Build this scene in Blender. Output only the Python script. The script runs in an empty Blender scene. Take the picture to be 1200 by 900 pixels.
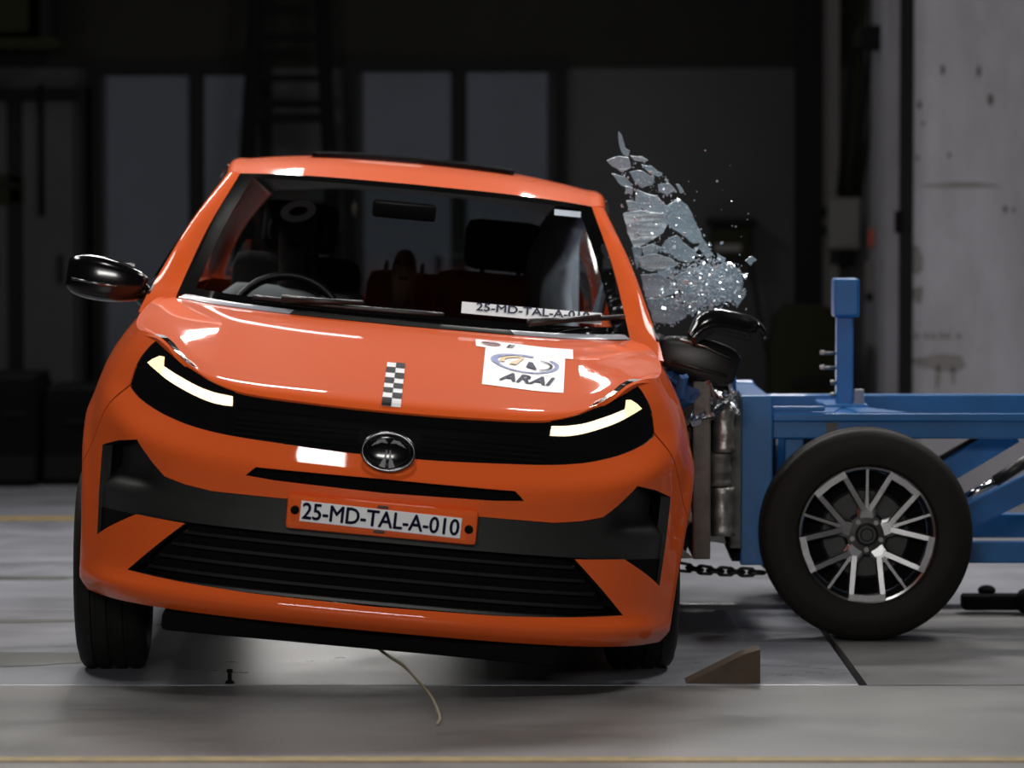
import bpy, bmesh, math, random
import numpy as np
from mathutils import Vector, Matrix, noise
from mathutils.bvhtree import BVHTree
from mathutils.geometry import tessellate_polygon
random.seed(7)
R = math.radians
scene = bpy.context.scene
COL = scene.collection

# ------------------------------------------------------------------ camera
cam_d = bpy.data.cameras.new('camera'); cam = bpy.data.objects.new('camera', cam_d); COL.objects.link(cam)
cam.location = (0, -10.8, 1.38)
cam.rotation_euler = (math.pi / 2 - math.atan(220 / 4650.0), 0, 0)
cam_d.sensor_width = 36; cam_d.lens = 4650 / 1200.0 * 36
cam_d.dof.use_dof = True; cam_d.dof.focus_distance = 11.4; cam_d.dof.aperture_fstop = 2.6
scene.camera = cam
# ------------------------------------------------------------------ world, lights, exposure
w = bpy.data.worlds.new('world'); scene.world = w; w.use_nodes = True
w.node_tree.nodes['Background'].inputs[0].default_value = (.55, .7, 1, 1)
w.node_tree.nodes['Background'].inputs[1].default_value = .012
def area(name, loc, rot, sx, sy, power, col=(1, .97, .94), spread=180):
    l = bpy.data.lights.new(name, 'AREA'); l.shape = 'RECTANGLE'; l.size = sx; l.size_y = sy; l.energy = power; l.color = col
    l.spread = R(spread)
    o = bpy.data.objects.new(name, l); COL.objects.link(o); o.location = loc; o.rotation_euler = [R(a) for a in rot]
    return o
area('side_lamp_bank', (-3.5, 2.6, 5.0), (0, -25, 0), .9, 3.4, 100, spread=140)
area('side_lamp_bank', (3.3, 2.6, 5.0), (0, 25, 0), .9, 3.4, 115, spread=140)
area('ceiling_lamp', (-.42, -1.8, 5.0), (12, 0, 0), .55, .6, 26, spread=130)
area('high_flood_lamp', (-2.0, 5.7, 4.95), (-38, 0, 0), 3.2, .26, 80, spread=120)
area('high_flood_lamp', (1.25, 5.7, 4.95), (-38, 0, 0), 1.4, .22, 45, spread=120)
area('rear_flood_lamp', (-1.5, 8.5, 4.7), (-50, 0, 0), .8, .30, 26, spread=120)
area('rear_flood_lamp', (1.1, 8.3, 4.7), (-50, 0, 0), .8, .30, 26, spread=120)
area('front_fill', (-.6, -8.6, 2.6), (80, 0, 0), 3.0, .8, 44, spread=80)  # unseen low fill light, added to brighten the bumper and cabin
area('low_floor_lamp', (-.75, 8.0, .45), (-88, 0, 0), .9, .3, 6, spread=120)
vs = scene.view_settings
vs.view_transform = 'Standard'; vs.look = 'None'; vs.exposure = -.2; vs.gamma = 1; vs.use_curve_mapping = False
scene.cycles.max_bounces = 10; scene.cycles.transparent_max_bounces = 16

# ------------------------------------------------------------------ materials
MT = {}
def mat(name, col, rough=.5, metal=0, coat=0, emit=None, estr=0, spec=.5, noise_s=None, noise_amt=.3, bump=0, bump_s=60, col2=None, coat_rough=.04):
    m = bpy.data.materials.new(name); m.use_nodes = True; nt = m.node_tree; b = nt.nodes['Principled BSDF']
    b.inputs['Base Color'].default_value = (*col, 1); b.inputs['Roughness'].default_value = rough; b.inputs['Metallic'].default_value = metal
    b.inputs['Coat Weight'].default_value = coat; b.inputs['Coat Roughness'].default_value = coat_rough
    b.inputs['Specular IOR Level'].default_value = spec
    if emit: b.inputs['Emission Color'].default_value = (*emit, 1); b.inputs['Emission Strength'].default_value = estr
    tc = nt.nodes.new('ShaderNodeTexCoord')
    if noise_s:
        n = nt.nodes.new('ShaderNodeTexNoise'); n.inputs['Scale'].default_value = noise_s; n.inputs['Detail'].default_value = 6; n.inputs['Roughness'].default_value = .65
        nt.links.new(tc.outputs['Object'], n.inputs['Vector'])
        r = nt.nodes.new('ShaderNodeValToRGB'); r.color_ramp.elements[0].position = .32; r.color_ramp.elements[1].position = .7
        c2 = col2 or tuple(c * (1 - noise_amt) for c in col)
        r.color_ramp.elements[0].color = (*c2, 1); r.color_ramp.elements[1].color = (*col, 1)
        nt.links.new(n.outputs['Fac'], r.inputs['Fac']); nt.links.new(r.outputs['Color'], b.inputs['Base Color'])
    if bump:
        n2 = nt.nodes.new('ShaderNodeTexNoise'); n2.inputs['Scale'].default_value = bump_s; n2.inputs['Detail'].default_value = 4
        nt.links.new(tc.outputs['Object'], n2.inputs['Vector'])
        bp = nt.nodes.new('ShaderNodeBump'); bp.inputs['Strength'].default_value = bump; bp.inputs['Distance'].default_value = .01
        nt.links.new(n2.outputs['Fac'], bp.inputs['Height']); nt.links.new(bp.outputs['Normal'], b.inputs['Normal'])
    MT[name] = m; return m
mat('paint', (.82, .122, .023), .55, 0, .7, spec=.03)
mat('frit_black', (.004, .004, .004), .06, spec=.3)
mat('gloss_black', (.005, .005, .006), .14, 0, .2)
mat('lamp_black', (.006, .006, .007), .09, 0, .0)
mat('satin_black', (.014, .014, .014), .42)
mat('slat_black', (.010, .010, .010), .6, spec=.2)
mat('trim_dark', (.020, .021, .021), .45, noise_s=20, noise_amt=.2)
mat('void_black', (.004, .004, .004), .9, spec=.1)
mat('rubber', (.008, .0075, .0055), .7, spec=.3, noise_s=9, noise_amt=.35, bump=.12, bump_s=90)
mat('badge_metal', (.10, .10, .105), .25, 1)
mat('drl', (1, .85, .6), .4, emit=(1, .80, .54), estr=1.6)
mat('drl_amber', (1, .75, .4), .4, emit=(1, .76, .42), estr=1.4)
mat('chrome_dark', (.22, .22, .23), .22, 1)
mat('alloy', (.50, .50, .51), .3, 1, noise_s=12, noise_amt=.25)
mat('alloy_bright', (.75, .75, .76), .16, 1)
mat('steel', (.32, .31, .30), .38, 1, noise_s=14, noise_amt=.4)
mat('aluminium', (.40, .39, .37), .42, .85, noise_s=10, noise_amt=.45, bump=.3, bump_s=40)
mat('dusty_plate', (.20, .19, .175), .6, .4, noise_s=9, noise_amt=.5, bump=.2, bump_s=30)
mat('foil', (.55, .58, .62), .22, 1, bump=.5, bump_s=45)
mat('blue', (.010, .145, .42), .38, 0, .3, noise_s=7, noise_amt=.22)
mat('blue_crumple', (.05, .16, .42), .3, .3)
mat('white_decal', (.83, .84, .86), .4)
mat('navy_print', (.010, .013, .055), .6, spec=.15)
mat('black_print', (.006, .006, .008), .6, spec=.1)
mat('blue_print', (.04, .09, .36), .45)
mat('gold_print', (.62, .40, .12), .45)
mat('red_print', (.30, .04, .05), .45)
mat('cowl_sheen', (.36, .39, .45), .3, 0, .4)  # dark plastic cowl; the pale grey paints in its reflected lamplight
mat('seat_black', (.011, .010, .010), .8)
mat('seat_orange', (.80, .11, .035), .75, noise_s=40, noise_amt=.2)
mat('skin', (.66, .47, .33), .55)
mat('dummy_dark', (.02, .016, .012), .6)
mat('shirt_grey', (.42, .44, .46), .85, noise_s=30, noise_amt=.2)
mat('shirt_maroon', (.25, .05, .035), .85)
mat('airbag', (.62, .70, .82), .85, noise_s=6, noise_amt=.25)
mat('wood_brown', (.085, .052, .03), .7, noise_s=11, noise_amt=.4)
mat('wire_tan', (.35, .31, .22), .5)
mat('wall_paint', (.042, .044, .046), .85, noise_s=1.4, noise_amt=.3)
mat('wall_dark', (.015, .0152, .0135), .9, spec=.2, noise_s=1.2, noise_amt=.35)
mat('door_panel', (.050, .066, .092), .6, noise_s=2.0, noise_amt=.2)
mat('frame_dark', (.007, .0075, .0075), .8, spec=.15)
mat('olive_dark', (.013, .014, .006), .85, spec=.15)
mat('box_grey', (.12, .12, .115), .6, noise_s=5, noise_amt=.2)
mat('strip_grey', (.26, .265, .30), .55, noise_s=3, noise_amt=.2)
mat('orange_plastic', (.40, .055, .02), .5)
mat('yellow_line', (.42, .28, .07), .6, noise_s=16, noise_amt=.5)
mat('joint', (.012, .012, .012), .9)

def wall_mat():
    m = mat('white_wall', (.46, .455, .49), .85)
    nt = m.node_tree; b = nt.nodes['Principled BSDF']; tc = nt.nodes['Texture Coordinate']
    n1 = nt.nodes.new('ShaderNodeTexNoise'); n1.inputs['Scale'].default_value = 1.6; n1.inputs['Detail'].default_value = 7; n1.inputs['Roughness'].default_value = .7
    mp = nt.nodes.new('ShaderNodeMapping'); mp.inputs['Scale'].default_value = (1.6, 1, .7)
    nt.links.new(tc.outputs['Object'], mp.inputs['Vector']); nt.links.new(mp.outputs['Vector'], n1.inputs['Vector'])
    r = nt.nodes.new('ShaderNodeValToRGB'); e = r.color_ramp.elements
    e[0].position = .3; e[0].color = (.25, .25, .265, 1); e[1].position = .62; e[1].color = (.36, .36, .40, 1)
    nt.links.new(n1.outputs['Fac'], r.inputs['Fac'])
    nt.links.new(r.outputs['Color'], b.inputs['Base Color'])
wall_mat()
mat('wall_stain', (.21, .205, .20), .9, noise_s=9, noise_amt=.25)
mat('wall_mark', (.09, .088, .085), .9)

def floor_mat(name, c1, c2, rough, spec):
    m = mat(name, c1, rough, spec=spec)
    nt = m.node_tree; b = nt.nodes['Principled BSDF']; tc = nt.nodes['Texture Coordinate']
    mp = nt.nodes.new('ShaderNodeMapping'); mp.inputs['Scale'].default_value = (1.0, 1.6, 1)
    nt.links.new(tc.outputs['Object'], mp.inputs['Vector'])
    n = nt.nodes.new('ShaderNodeTexNoise'); n.inputs['Scale'].default_value = 1.3; n.inputs['Detail'].default_value = 8; n.inputs['Roughness'].default_value = .68; n.inputs['Distortion'].default_value = .6
    nt.links.new(mp.outputs['Vector'], n.inputs['Vector'])
    r = nt.nodes.new('ShaderNodeValToRGB'); e = r.color_ramp.elements
    e[0].position = .36; e[0].color = (*c2, 1); e[1].position = .62; e[1].color = (*c1, 1)
    nt.links.new(n.outputs['Fac'], r.inputs['Fac']); nt.links.new(r.outputs['Color'], b.inputs['Base Color'])
    rr = nt.nodes.new('ShaderNodeMapRange'); rr.inputs[1].default_value = .3; rr.inputs[2].default_value = .7; rr.inputs[3].default_value = rough * .75; rr.inputs[4].default_value = rough * 1.25
    nt.links.new(n.outputs['Fac'], rr.inputs[0]); nt.links.new(rr.outputs[0], b.inputs['Roughness'])
    return m
floor_mat('floor_polished', (.28, .29, .325), (.19, .20, .225), .32, .5)
floor_mat('floor_concrete', (.165, .162, .158), (.115, .115, .114), .42, .4)
floor_mat('floor_stain', (.10, .105, .09), (.045, .05, .042), .4, .4)

def glass_mat(name, tint, gloss=(.9, .95, 1), rough=.02, mult=1.0):
    m = bpy.data.materials.new(name); m.use_nodes = True; nt = m.node_tree; nt.nodes.clear()
    o = nt.nodes.new('ShaderNodeOutputMaterial'); t = nt.nodes.new('ShaderNodeBsdfTransparent'); g = nt.nodes.new('ShaderNodeBsdfGlossy')
    t.inputs[0].default_value = (*tint, 1); g.inputs[0].default_value = (*gloss, 1); g.inputs['Roughness'].default_value = rough
    f = nt.nodes.new('ShaderNodeFresnel'); f.inputs[0].default_value = 1.5
    k = nt.nodes.new('ShaderNodeMath'); k.operation = 'MULTIPLY'; k.inputs[1].default_value = mult
    mx = nt.nodes.new('ShaderNodeMixShader'); nt.links.new(f.outputs[0], k.inputs[0]); nt.links.new(k.outputs[0], mx.inputs[0])
    nt.links.new(t.outputs[0], mx.inputs[1]); nt.links.new(g.outputs[0], mx.inputs[2]); nt.links.new(mx.outputs[0], o.inputs[0]); MT[name] = m
glass_mat('windscreen_glass', (.90, .92, .92))
glass_mat('tinted_glass', (.72, .76, .76))
def shard_mat():
    m = bpy.data.materials.new('shard'); m.use_nodes = True; nt = m.node_tree; b = nt.nodes['Principled BSDF']
    b.inputs['Roughness'].default_value = .25; b.inputs['Specular IOR Level'].default_value = .8
    tc = nt.nodes.new('ShaderNodeTexCoord'); v = nt.nodes.new('ShaderNodeTexVoronoi'); v.feature = 'DISTANCE_TO_EDGE'; v.inputs['Scale'].default_value = 95
    nt.links.new(tc.outputs['Object'], v.inputs['Vector'])
    r = nt.nodes.new('ShaderNodeValToRGB'); e = r.color_ramp.elements; e[0].position = .0; e[0].color = (.62, .76, .84, 1); e[1].position = .10; e[1].color = (.44, .58, .67, 1)
    nt.links.new(v.outputs['Distance'], r.inputs['Fac']); nt.links.new(r.outputs['Color'], b.inputs['Base Color'])
    n = nt.nodes.new('ShaderNodeTexNoise'); n.inputs['Scale'].default_value = 14; nt.links.new(tc.outputs['Object'], n.inputs['Vector'])
    mr = nt.nodes.new('ShaderNodeMapRange'); mr.inputs[1].default_value = .35; mr.inputs[2].default_value = .65; mr.inputs[3].default_value = .55; mr.inputs[4].default_value = .95
    nt.links.new(n.outputs['Fac'], mr.inputs[0]); nt.links.new(mr.outputs[0], b.inputs['Alpha'])
    bp = nt.nodes.new('ShaderNodeBump'); bp.inputs['Strength'].default_value = .25; bp.inputs['Distance'].default_value = .003
    nt.links.new(v.outputs['Distance'], bp.inputs['Height']); nt.links.new(bp.outputs['Normal'], b.inputs['Normal'])
    MT['shard'] = m
shard_mat()
mat('crumb', (.66, .78, .86), .10, .35, .6, spec=1.0)

# ------------------------------------------------------------------ helpers
def link(name, me, m, parent=None, smooth=False):
    o = bpy.data.objects.new(name, me); COL.objects.link(o)
    if m is not None: me.materials.append(MT[m] if isinstance(m, str) else m)
    if smooth: me.polygons.foreach_set('use_smooth', [True] * len(me.polygons))
    if parent is not None: o.parent = parent
    return o
class MB:
    def __init__(s): s.v = []; s.f = []
    def add(s, vs, fs):
        k = len(s.v); s.v += [tuple(p) for p in vs]; s.f += [tuple(i + k for i in f) for f in fs]; return s
    def box(s, c, d, rot=None, bev=0.0):
        hx, hy, hz = d[0] / 2, d[1] / 2, d[2] / 2; c = Vector(c); M = rot if rot is not None else Matrix.Identity(3)
        if bev <= 0:
            pts = [(x, y, z) for z in (-hz, hz) for x, y in ((-hx, -hy), (hx, -hy), (hx, hy), (-hx, hy))]
            return s.add([c + M @ Vector(p) for p in pts], [(3, 2, 1, 0), (4, 5, 6, 7), (0, 1, 5, 4), (1, 2, 6, 5), (2, 3, 7, 6), (3, 0, 4, 7)])
        b = min(bev, hx * .98, hy * .98, hz * .98); bm = bmesh.new(); bmesh.ops.create_cube(bm, size=1)
        for v in bm.verts: v.co = Vector((v.co.x * d[0], v.co.y * d[1], v.co.z * d[2]))
        bmesh.ops.bevel(bm, geom=bm.edges[:], offset=b, segments=2, profile=.6, affect='EDGES')
        bm.verts.ensure_lookup_table()
        s.add([c + M @ v.co for v in bm.verts], [[v.index for v in f.verts] for f in bm.faces]); bm.free(); return s
    def tube(s, pts, r, n=10, closed=False, caps=True):
        pts = [Vector(p) for p in pts]; N = len(pts); rs = r if isinstance(r, (list, tuple)) else [r] * N
        up = Vector((0, 0, 1)); rings = []; pa = None
        for i, p in enumerate(pts):
            t = (pts[(i + 1) % N] - pts[i - 1]) if closed else (pts[min(i + 1, N - 1)] - pts[max(i - 1, 0)])
            t.normalize()
            if pa is None: a = t.cross(up if abs(t.z) < .9 else Vector((1, 0, 0)))
            else: a = pa - t * pa.dot(t)
            a.normalize(); pa = a; b = t.cross(a)
            rings.append([p + (a * math.cos(2 * math.pi * k / n) + b * math.sin(2 * math.pi * k / n)) * rs[i] for k in range(n)])
        vs = [q for rg in rings for q in rg]; fs = []
        for i in range(N if closed else N - 1):
            j = (i + 1) % N
            fs += [(i * n + k, i * n + (k + 1) % n, j * n + (k + 1) % n, j * n + k) for k in range(n)]
        if caps and not closed: fs += [tuple(range(n - 1, -1, -1)), tuple((N - 1) * n + k for k in range(n))]
        return s.add(vs, fs)
    def lathe(s, prof, n=48, M=None, closed=False):   # profile (radius, axial) about local Y
        M = M or Matrix.Identity(4); vs = []; m = len(prof)
        for k in range(n):
            a = 2 * math.pi * k / n
            vs += [M @ Vector((r * math.cos(a), y, r * math.sin(a))) for r, y in prof]
        fs = []
        for k in range(n):
            k2 = (k + 1) % n
            for i in range(m if closed else m - 1):
                j = (i + 1) % m; fs.append((k * m + i, k * m + j, k2 * m + j, k2 * m + i))
        return s.add(vs, fs)
    def prism(s, poly, y0, y1):    # polygon in XZ extruded along Y
        n = len(poly); vs = [(x, y0, z) for x, z in poly] + [(x, y1, z) for x, z in poly]
        tris = tessellate_polygon([[Vector((x, z, 0)) for x, z in poly]])
        fs = [tuple(t) for t in tris] + [tuple(i + n for i in reversed(t)) for t in tris] + [(i, i + n, (i + 1) % n + n, (i + 1) % n) for i in range(n)]
        return s.add(vs, fs)
    def ell(s, c, r, n=20, m=14, rot=None, p=2.0):
        c = Vector(c); M = rot or Matrix.Identity(3); vs = []; fs = []
        sg = lambda v: math.copysign(abs(v) ** (2 / p), v)
        for i in range(m + 1):
            t = math.pi * i / m
            for k in range(n):
                a = 2 * math.pi * k / n
                vs.append(c + M @ Vector((r[0] * sg(math.sin(t)) * sg(math.cos(a)), r[1] * sg(math.sin(t)) * sg(math.sin(a)), r[2] * sg(math.cos(t)))))
        for i in range(m):
            fs += [(i * n + k, (i + 1) * n + k, (i + 1) * n + (k + 1) % n, i * n + (k + 1) % n) for k in range(n)]
        return s.add(vs, fs)
    def build(s, name, m, parent=None, smooth=False, autos=None):
        me = bpy.data.meshes.new(name); me.from_pydata(s.v, [], s.f); me.validate()
        bm = bmesh.new(); bm.from_mesh(me); bmesh.ops.remove_doubles(bm, verts=bm.verts, dist=1e-5); bmesh.ops.recalc_face_normals(bm, faces=bm.faces); bm.to_mesh(me); bm.free()
        o = link(name, me, m, parent, smooth or autos is not None)
        if autos is not None: me.set_sharp_from_angle(angle=R(autos))
        return o
def tag(o, label=None, cat=None, group=None, kind=None):
    if label: o['label'] = label
    if cat: o['category'] = cat
    if group: o['group'] = group
    if kind: o['kind'] = kind
    return o
def empty(name, loc=(0, 0, 0), rot=(0, 0, 0)):
    o = bpy.data.objects.new(name, None); COL.objects.link(o); o.location = loc; o.rotation_euler = rot; o.empty_display_size = .1; return o
def catmull(P, n=12):
    P = [np.array(p, float) for p in P]
    Q = [2 * P[0] - P[1]] + P + [2 * P[-1] - P[-2]]; out = []
    for i in range(1, len(Q) - 2):
        p0, p1, p2, p3 = Q[i - 1:i + 3]
        t1 = np.linalg.norm(p1 - p0) ** .5; t2 = t1 + np.linalg.norm(p2 - p1) ** .5; t3 = t2 + np.linalg.norm(p3 - p2) ** .5
        for t in np.linspace(t1, t2, n, endpoint=False):
            A1 = (t1 - t) / t1 * p0 + t / t1 * p1; A2 = (t2 - t) / (t2 - t1) * p1 + (t - t1) / (t2 - t1) * p2; A3 = (t3 - t) / (t3 - t2) * p2 + (t - t2) / (t3 - t2) * p3
            B1 = (t2 - t) / t2 * A1 + t / t2 * A2; B2 = (t3 - t) / (t3 - t1) * A2 + (t - t1) / (t3 - t1) * A3
            out.append((t2 - t) / (t2 - t1) * B1 + (t - t1) / (t2 - t1) * B2)
    out.append(P[-1]); return np.array(out)
def resample(C, n):
    C = np.asarray(C, float); L = np.concatenate([[0], np.cumsum(np.linalg.norm(np.diff(C, axis=0), axis=1))]); t = np.linspace(0, L[-1], n)
    return np.stack([np.interp(t, L, C[:, k]) for k in range(3)], 1)
def grid_mesh(G, name, m, parent=None, thick=0.0, sub=None, smooth=True, inner=None):
    """G: array (nv, nu, 3) -> mesh; optional thickness towards -normal with a rim; sub=(i0,i1,j0,j1) index window"""
    if sub: G = G[sub[0]:sub[1] + 1, sub[2]:sub[3] + 1]
    nv, nu = G.shape[:2]
    V = [tuple(p) for p in G.reshape(-1, 3)]; Fc = [(j * nu + i, j * nu + i + 1, (j + 1) * nu + i + 1, (j + 1) * nu + i) for j in range(nv - 1) for i in range(nu - 1)]
    if thick:
        du = np.gradient(G, axis=1); dv = np.gradient(G, axis=0); N = np.cross(du, dv); N /= np.maximum(np.linalg.norm(N, axis=2, keepdims=True), 1e-9)
        H = (G - N * thick).reshape(-1, 3)
        rim = [(0, i) for i in range(nu)] + [(j, nu - 1) for j in range(1, nv)] + [(nv - 1, i) for i in range(nu - 2, -1, -1)] + [(j, 0) for j in range(nv - 2, 0, -1)]
        k = len(V); V += [tuple(G[a]) for a in rim] + [tuple(H[a[0] * nu + a[1]]) for a in rim]; n = len(rim)
        Fc += [(k + i, k + n + i, k + n + (i + 1) % n, k + (i + 1) % n) for i in range(n)]
        k = len(V); V += [tuple(p) for p in H]; Fc += [tuple(k + i for i in reversed(f)) for f in Fc[:(nv - 1) * (nu - 1)]]
    me = bpy.data.meshes.new(name); me.from_pydata(V, [], Fc); o = link(name, me, m, parent, smooth)
    if inner:
        me.materials.append(MT[inner]); k = (nv - 1) * (nu - 1) + 2 * (nu + nv - 2)
        for p in me.polygons[k:]: p.material_index = 1
    return o
def coons(B, T, L, Rr, nu, nv):
    """B,T run left->right ; L,R run bottom->top"""
    B, T, L, Rr = resample(B, nu), resample(T, nu), resample(L, nv), resample(Rr, nv)
    u = np.linspace(0, 1, nu)[None, :, None]; v = np.linspace(0, 1, nv)[:, None, None]
    return (1 - v) * B[None] + v * T[None] + (1 - u) * L[:, None] + u * Rr[:, None] - ((1 - u) * (1 - v) * B[0] + u * (1 - v) * B[-1] + (1 - u) * v * T[0] + u * v * T[-1])
def mir(C): C = np.array(C, float).copy(); C[:, 0] *= -1; return C
def both(C): C = np.asarray(C, float); return np.vstack([mir(C)[::-1], C[1:]])   # half curve from x=0 outwards -> full, left to right
def text_mesh(body, size=1.0, shear=0.0, bold=0.0, sx=1.0, spacing=1.0):
    cu = bpy.data.curves.new('text', 'FONT'); cu.body = body; cu.size = size; cu.shear = shear; cu.offset = bold; cu.space_character = spacing
    cu.align_x = 'CENTER'; cu.align_y = 'CENTER'; cu.resolution_u = 3
    o = bpy.data.objects.new('text', cu); COL.objects.link(o); dg = bpy.context.evaluated_depsgraph_get(); dg.update()
    me = bpy.data.meshes.new_from_object(o.evaluated_get(dg)); bpy.data.objects.remove(o); bpy.data.curves.remove(cu)
    for v in me.vertices: v.co.x *= sx
    return me
def fatten(me, d):
    vs_ = [v.co.copy() for v in me.vertices]; fs_ = [tuple(p.vertices) for p in me.polygons]; V = []; Fq = []
    for k, (dx, dy) in enumerate(((0, 0), (d, 0), (-d, 0), (0, d), (0, -d))):
        b = len(V); V += [(c.x + dx, c.y + dy, 0) for c in vs_]; Fq += [tuple(i + b for i in f) for f in fs_]
    m2 = bpy.data.meshes.new('lettering'); m2.from_pydata(V, [], Fq); return m2
def copy_tree(o, parent=None):
    c = o.copy(); COL.objects.link(c); c.parent = parent
    for ch in list(o.children): copy_tree(ch, c)
    return c

# ================================================================== the hall
def struct(o, label=None): o['kind'] = 'structure'; return tag(o, label)
fl = struct(MB().box((0, 2, -.08), (24, 26, .06)).build('floor', 'joint'), 'grey concrete crash hall floor cut by thin joints')
def slab(x0, x1, y0, y1, m):
    g = .006
    return MB().box(((x0 + x1) / 2, (y0 + y1) / 2, -.025), (x1 - x0 - 2 * g, y1 - y0 - 2 * g, .05), bev=.004).build('floor_slab', m, fl)
slab(-12, 12, -11, .36, 'floor_concrete')
for x0, x1 in ((-12, -3.0), (-3.0, .988)): slab(x0, x1, .36, 2.42, 'floor_polished')
slab(-12, .55, 2.42, 9.05, 'floor_polished'); slab(.55, 12, 2.60, 9.05, 'floor_polished')
# the slab right of the slanting joint under the trolley wheel
mb = MB(); P = [(1.0, .366), (12, .366), (12, 2.414), (1.0, 2.414)]
q = [(1.005, .366), (11.99, .366), (11.99, 2.41), (1.005, 2.41)]
mb.add([(x, y, 0) for x, y in q] + [(x, y, -.05) for x, y in q], [(0, 1, 2, 3), (4, 7, 6, 5), (0, 4, 5, 1), (1, 5, 6, 2), (2, 6, 7, 3), (3, 7, 4, 0)]); mb.build('floor_slab', 'floor_concrete', fl)
MB().box((6.2, 2.51, -.025), (11.3, .17, .02)).build('drain_channel', 'joint', fl)
MB().box((-6, 6.15, .0015), (12, .16, .003)).build('painted_line', 'yellow_line', fl)
MB().box((0, -1.13, .0015), (20, .075, .003)).build('painted_line', 'yellow_line', fl)
# irregular damp stain by the near-side tyre
def blot(cx, cy, rx, ry, seed, m, name):
    pts = []
    for k in range(40):
        a = 2 * math.pi * k / 40; r = 1 + .28 * noise.noise((math.cos(a) * 1.7 + seed, math.sin(a) * 1.7, seed)) + .08 * noise.noise((math.cos(a) * 6, math.sin(a) * 6, seed))
        pts.append((cx + rx * r * math.cos(a), cy + ry * r * math.sin(a), .0012))
    return MB().add(pts, [tuple(range(40))]).build(name, m, fl)
blot(-1.75, 1.0, .62, .20, 3.1, 'floor_stain', 'damp_patch')
blot(-1.62, 2.05, .30, .05, 5.1, 'floor_stain', 'damp_patch')
blot(-2.9, 3.5, 1.3, .12, 8.1, 'floor_stain', 'damp_patch')

wb = struct(MB().box((-3, 9.1, 2.6), (10.5, .2, 5.3)).build('wall_back', 'wall_paint'), 'dark grey rear wall of the hall')
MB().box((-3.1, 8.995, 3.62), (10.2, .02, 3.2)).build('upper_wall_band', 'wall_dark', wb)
struct(MB().box((-7.6, 1, 2.6), (.2, 18, 5.3)).build('wall_left', 'wall_dark'), 'dark side wall beyond the left edge')
wr = struct(MB().box((5.38, 8.1, 2.6), (7.25, 2.2, 5.3)).build('wall_right', 'white_wall'), 'pale concrete wall block with stains behind the blue trolley')
struct(MB().box((0, 1, 5.35), (18, 20, .2)).build('ceiling', 'wall_dark'), 'dark hall ceiling')
MB().box((1.765, 6.985, 2.6), (.06, .05, 5.2)).build('corner_angle', 'frame_dark', wr)
# pits, stains and the shutter crack on the pale wall
def wx(px): return (px - 600) / 4650 * 17.78
def wz(py): return 1.38 - (py - 230) / 4650 * 17.78
for px, py, rx, rz in ((1104, 82, 3, 7), (1146, 84, 3, 8), (1160, 117, 4, 8), (1077, 123, 3, 6), (1081, 145, 2, 3), (1075, 185, 2, 4), (1112, 182, 2, 4), (1178, 245, 3, 5), (1188, 246, 2, 4)):
    m_ = MB().ell((wx(px), 6.999, wz(py)), (rx * .0034, .004, rz * .0034), 10, 6); m_.build('wall_pit', 'wall_mark', wr)
def stain(px, py, rx, rz, seed, m='wall_stain', n=30):
    pts = [];
    for k in range(n):
        a = 2 * math.pi * k / n; r = 1 + .4 * noise.noise((math.cos(a) * 1.5 + seed, math.sin(a) * 1.5, seed)); pts.append((wx(px) + rx * .0038 * r * math.cos(a), wz(py) + rz * .0038 * r * math.sin(a)))
    MB().prism(pts, 6.9985, 6.9999).build('wall_stain_patch', m, wr)
stain(1128, 217, 44, 3, 1.2); stain(1074, 305, 9, 16, 2.3); stain(1076, 345, 8, 9, 3.7); stain(1104, 425, 30, 9, 4.4)
stain(1100, 443, 3, 14, 5.4); stain(1118, 440, 3, 10, 6.4)
for i, px in enumerate((1075, 1086, 1095, 1104, 1112, 1124)): stain(px, 394, 3.4, 4, 7 + i)
# pale door post and conduit on the return of the wall
st = MB().box((1.722, 7.28, 1.55), (.065, .30, 3.1)).build('trim_1', 'strip_grey'); struct(st, 'pale vertical strip beside the wall corner')
# double doors
def bx(px): return (px - 600) / 4650 * 19.8
def bz(py): return 1.38 - (py - 230) / 4650 * 19.8
def door(n, xs, top, label):
    x0, x1 = bx(xs[0]), bx(xs[-1]); zt = bz(top)
    d = MB(); e = .06
    d.box(((x0 + x1) / 2, 8.975, zt + e / 2), (x1 - x0 + 2 * e, .07, e)); d.box((x0 - e / 2, 8.975, zt / 2), (e, .07, zt)); d.box((x1 + e / 2, 8.975, zt / 2), (e, .07, zt))
    o = struct(d.build('door_%d' % n, 'frame_dark'), label)
    for a, b in zip(xs[:-1], xs[1:]):
        l = MB().box(((bx(a) + bx(b)) / 2, 8.975, zt / 2 + .01), (bx(b) - bx(a) - .07, .045, zt - .03), bev=.008).build('door_leaf', 'door_panel', o)
        MB().box((bx(b) - .10, 8.94, 1.02), (.025, .03, .14), bev=.005).build('handle', 'frame_dark', l)
    for a in xs[1:-1]: MB().box((bx(a), 8.955, zt / 2), (.06, .05, zt)).build('mullion', 'frame_dark', o)
door(1, (118, 232, 305), 88, 'pale blue double door left of the ladder, behind the car')
door(2, (418, 538, 650), 84, 'pale blue double door in the middle of the rear wall')
door(3, (-90, 20, 96), 118, 'dull door at the left edge of the rear wall')
for nm in ('door_3',):
    for c in bpy.data.objects[nm].children:
        if c.name.startswith('door_leaf'): c.data.materials[0] = MT['wall_paint']
# dark recess frame right of the glass burst
struct(MB().box((bx(946), 8.93, 2.4), (.13, .14, 4.8)).build('trim_2', 'frame_dark'), 'dark vertical post on the rear wall')
struct(MB().box((bx(969), 8.95, 2.1), (.10, .10, 3.1)).build('trim_3', 'box_grey'), 'dull grey strip beside the electrical box')

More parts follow.
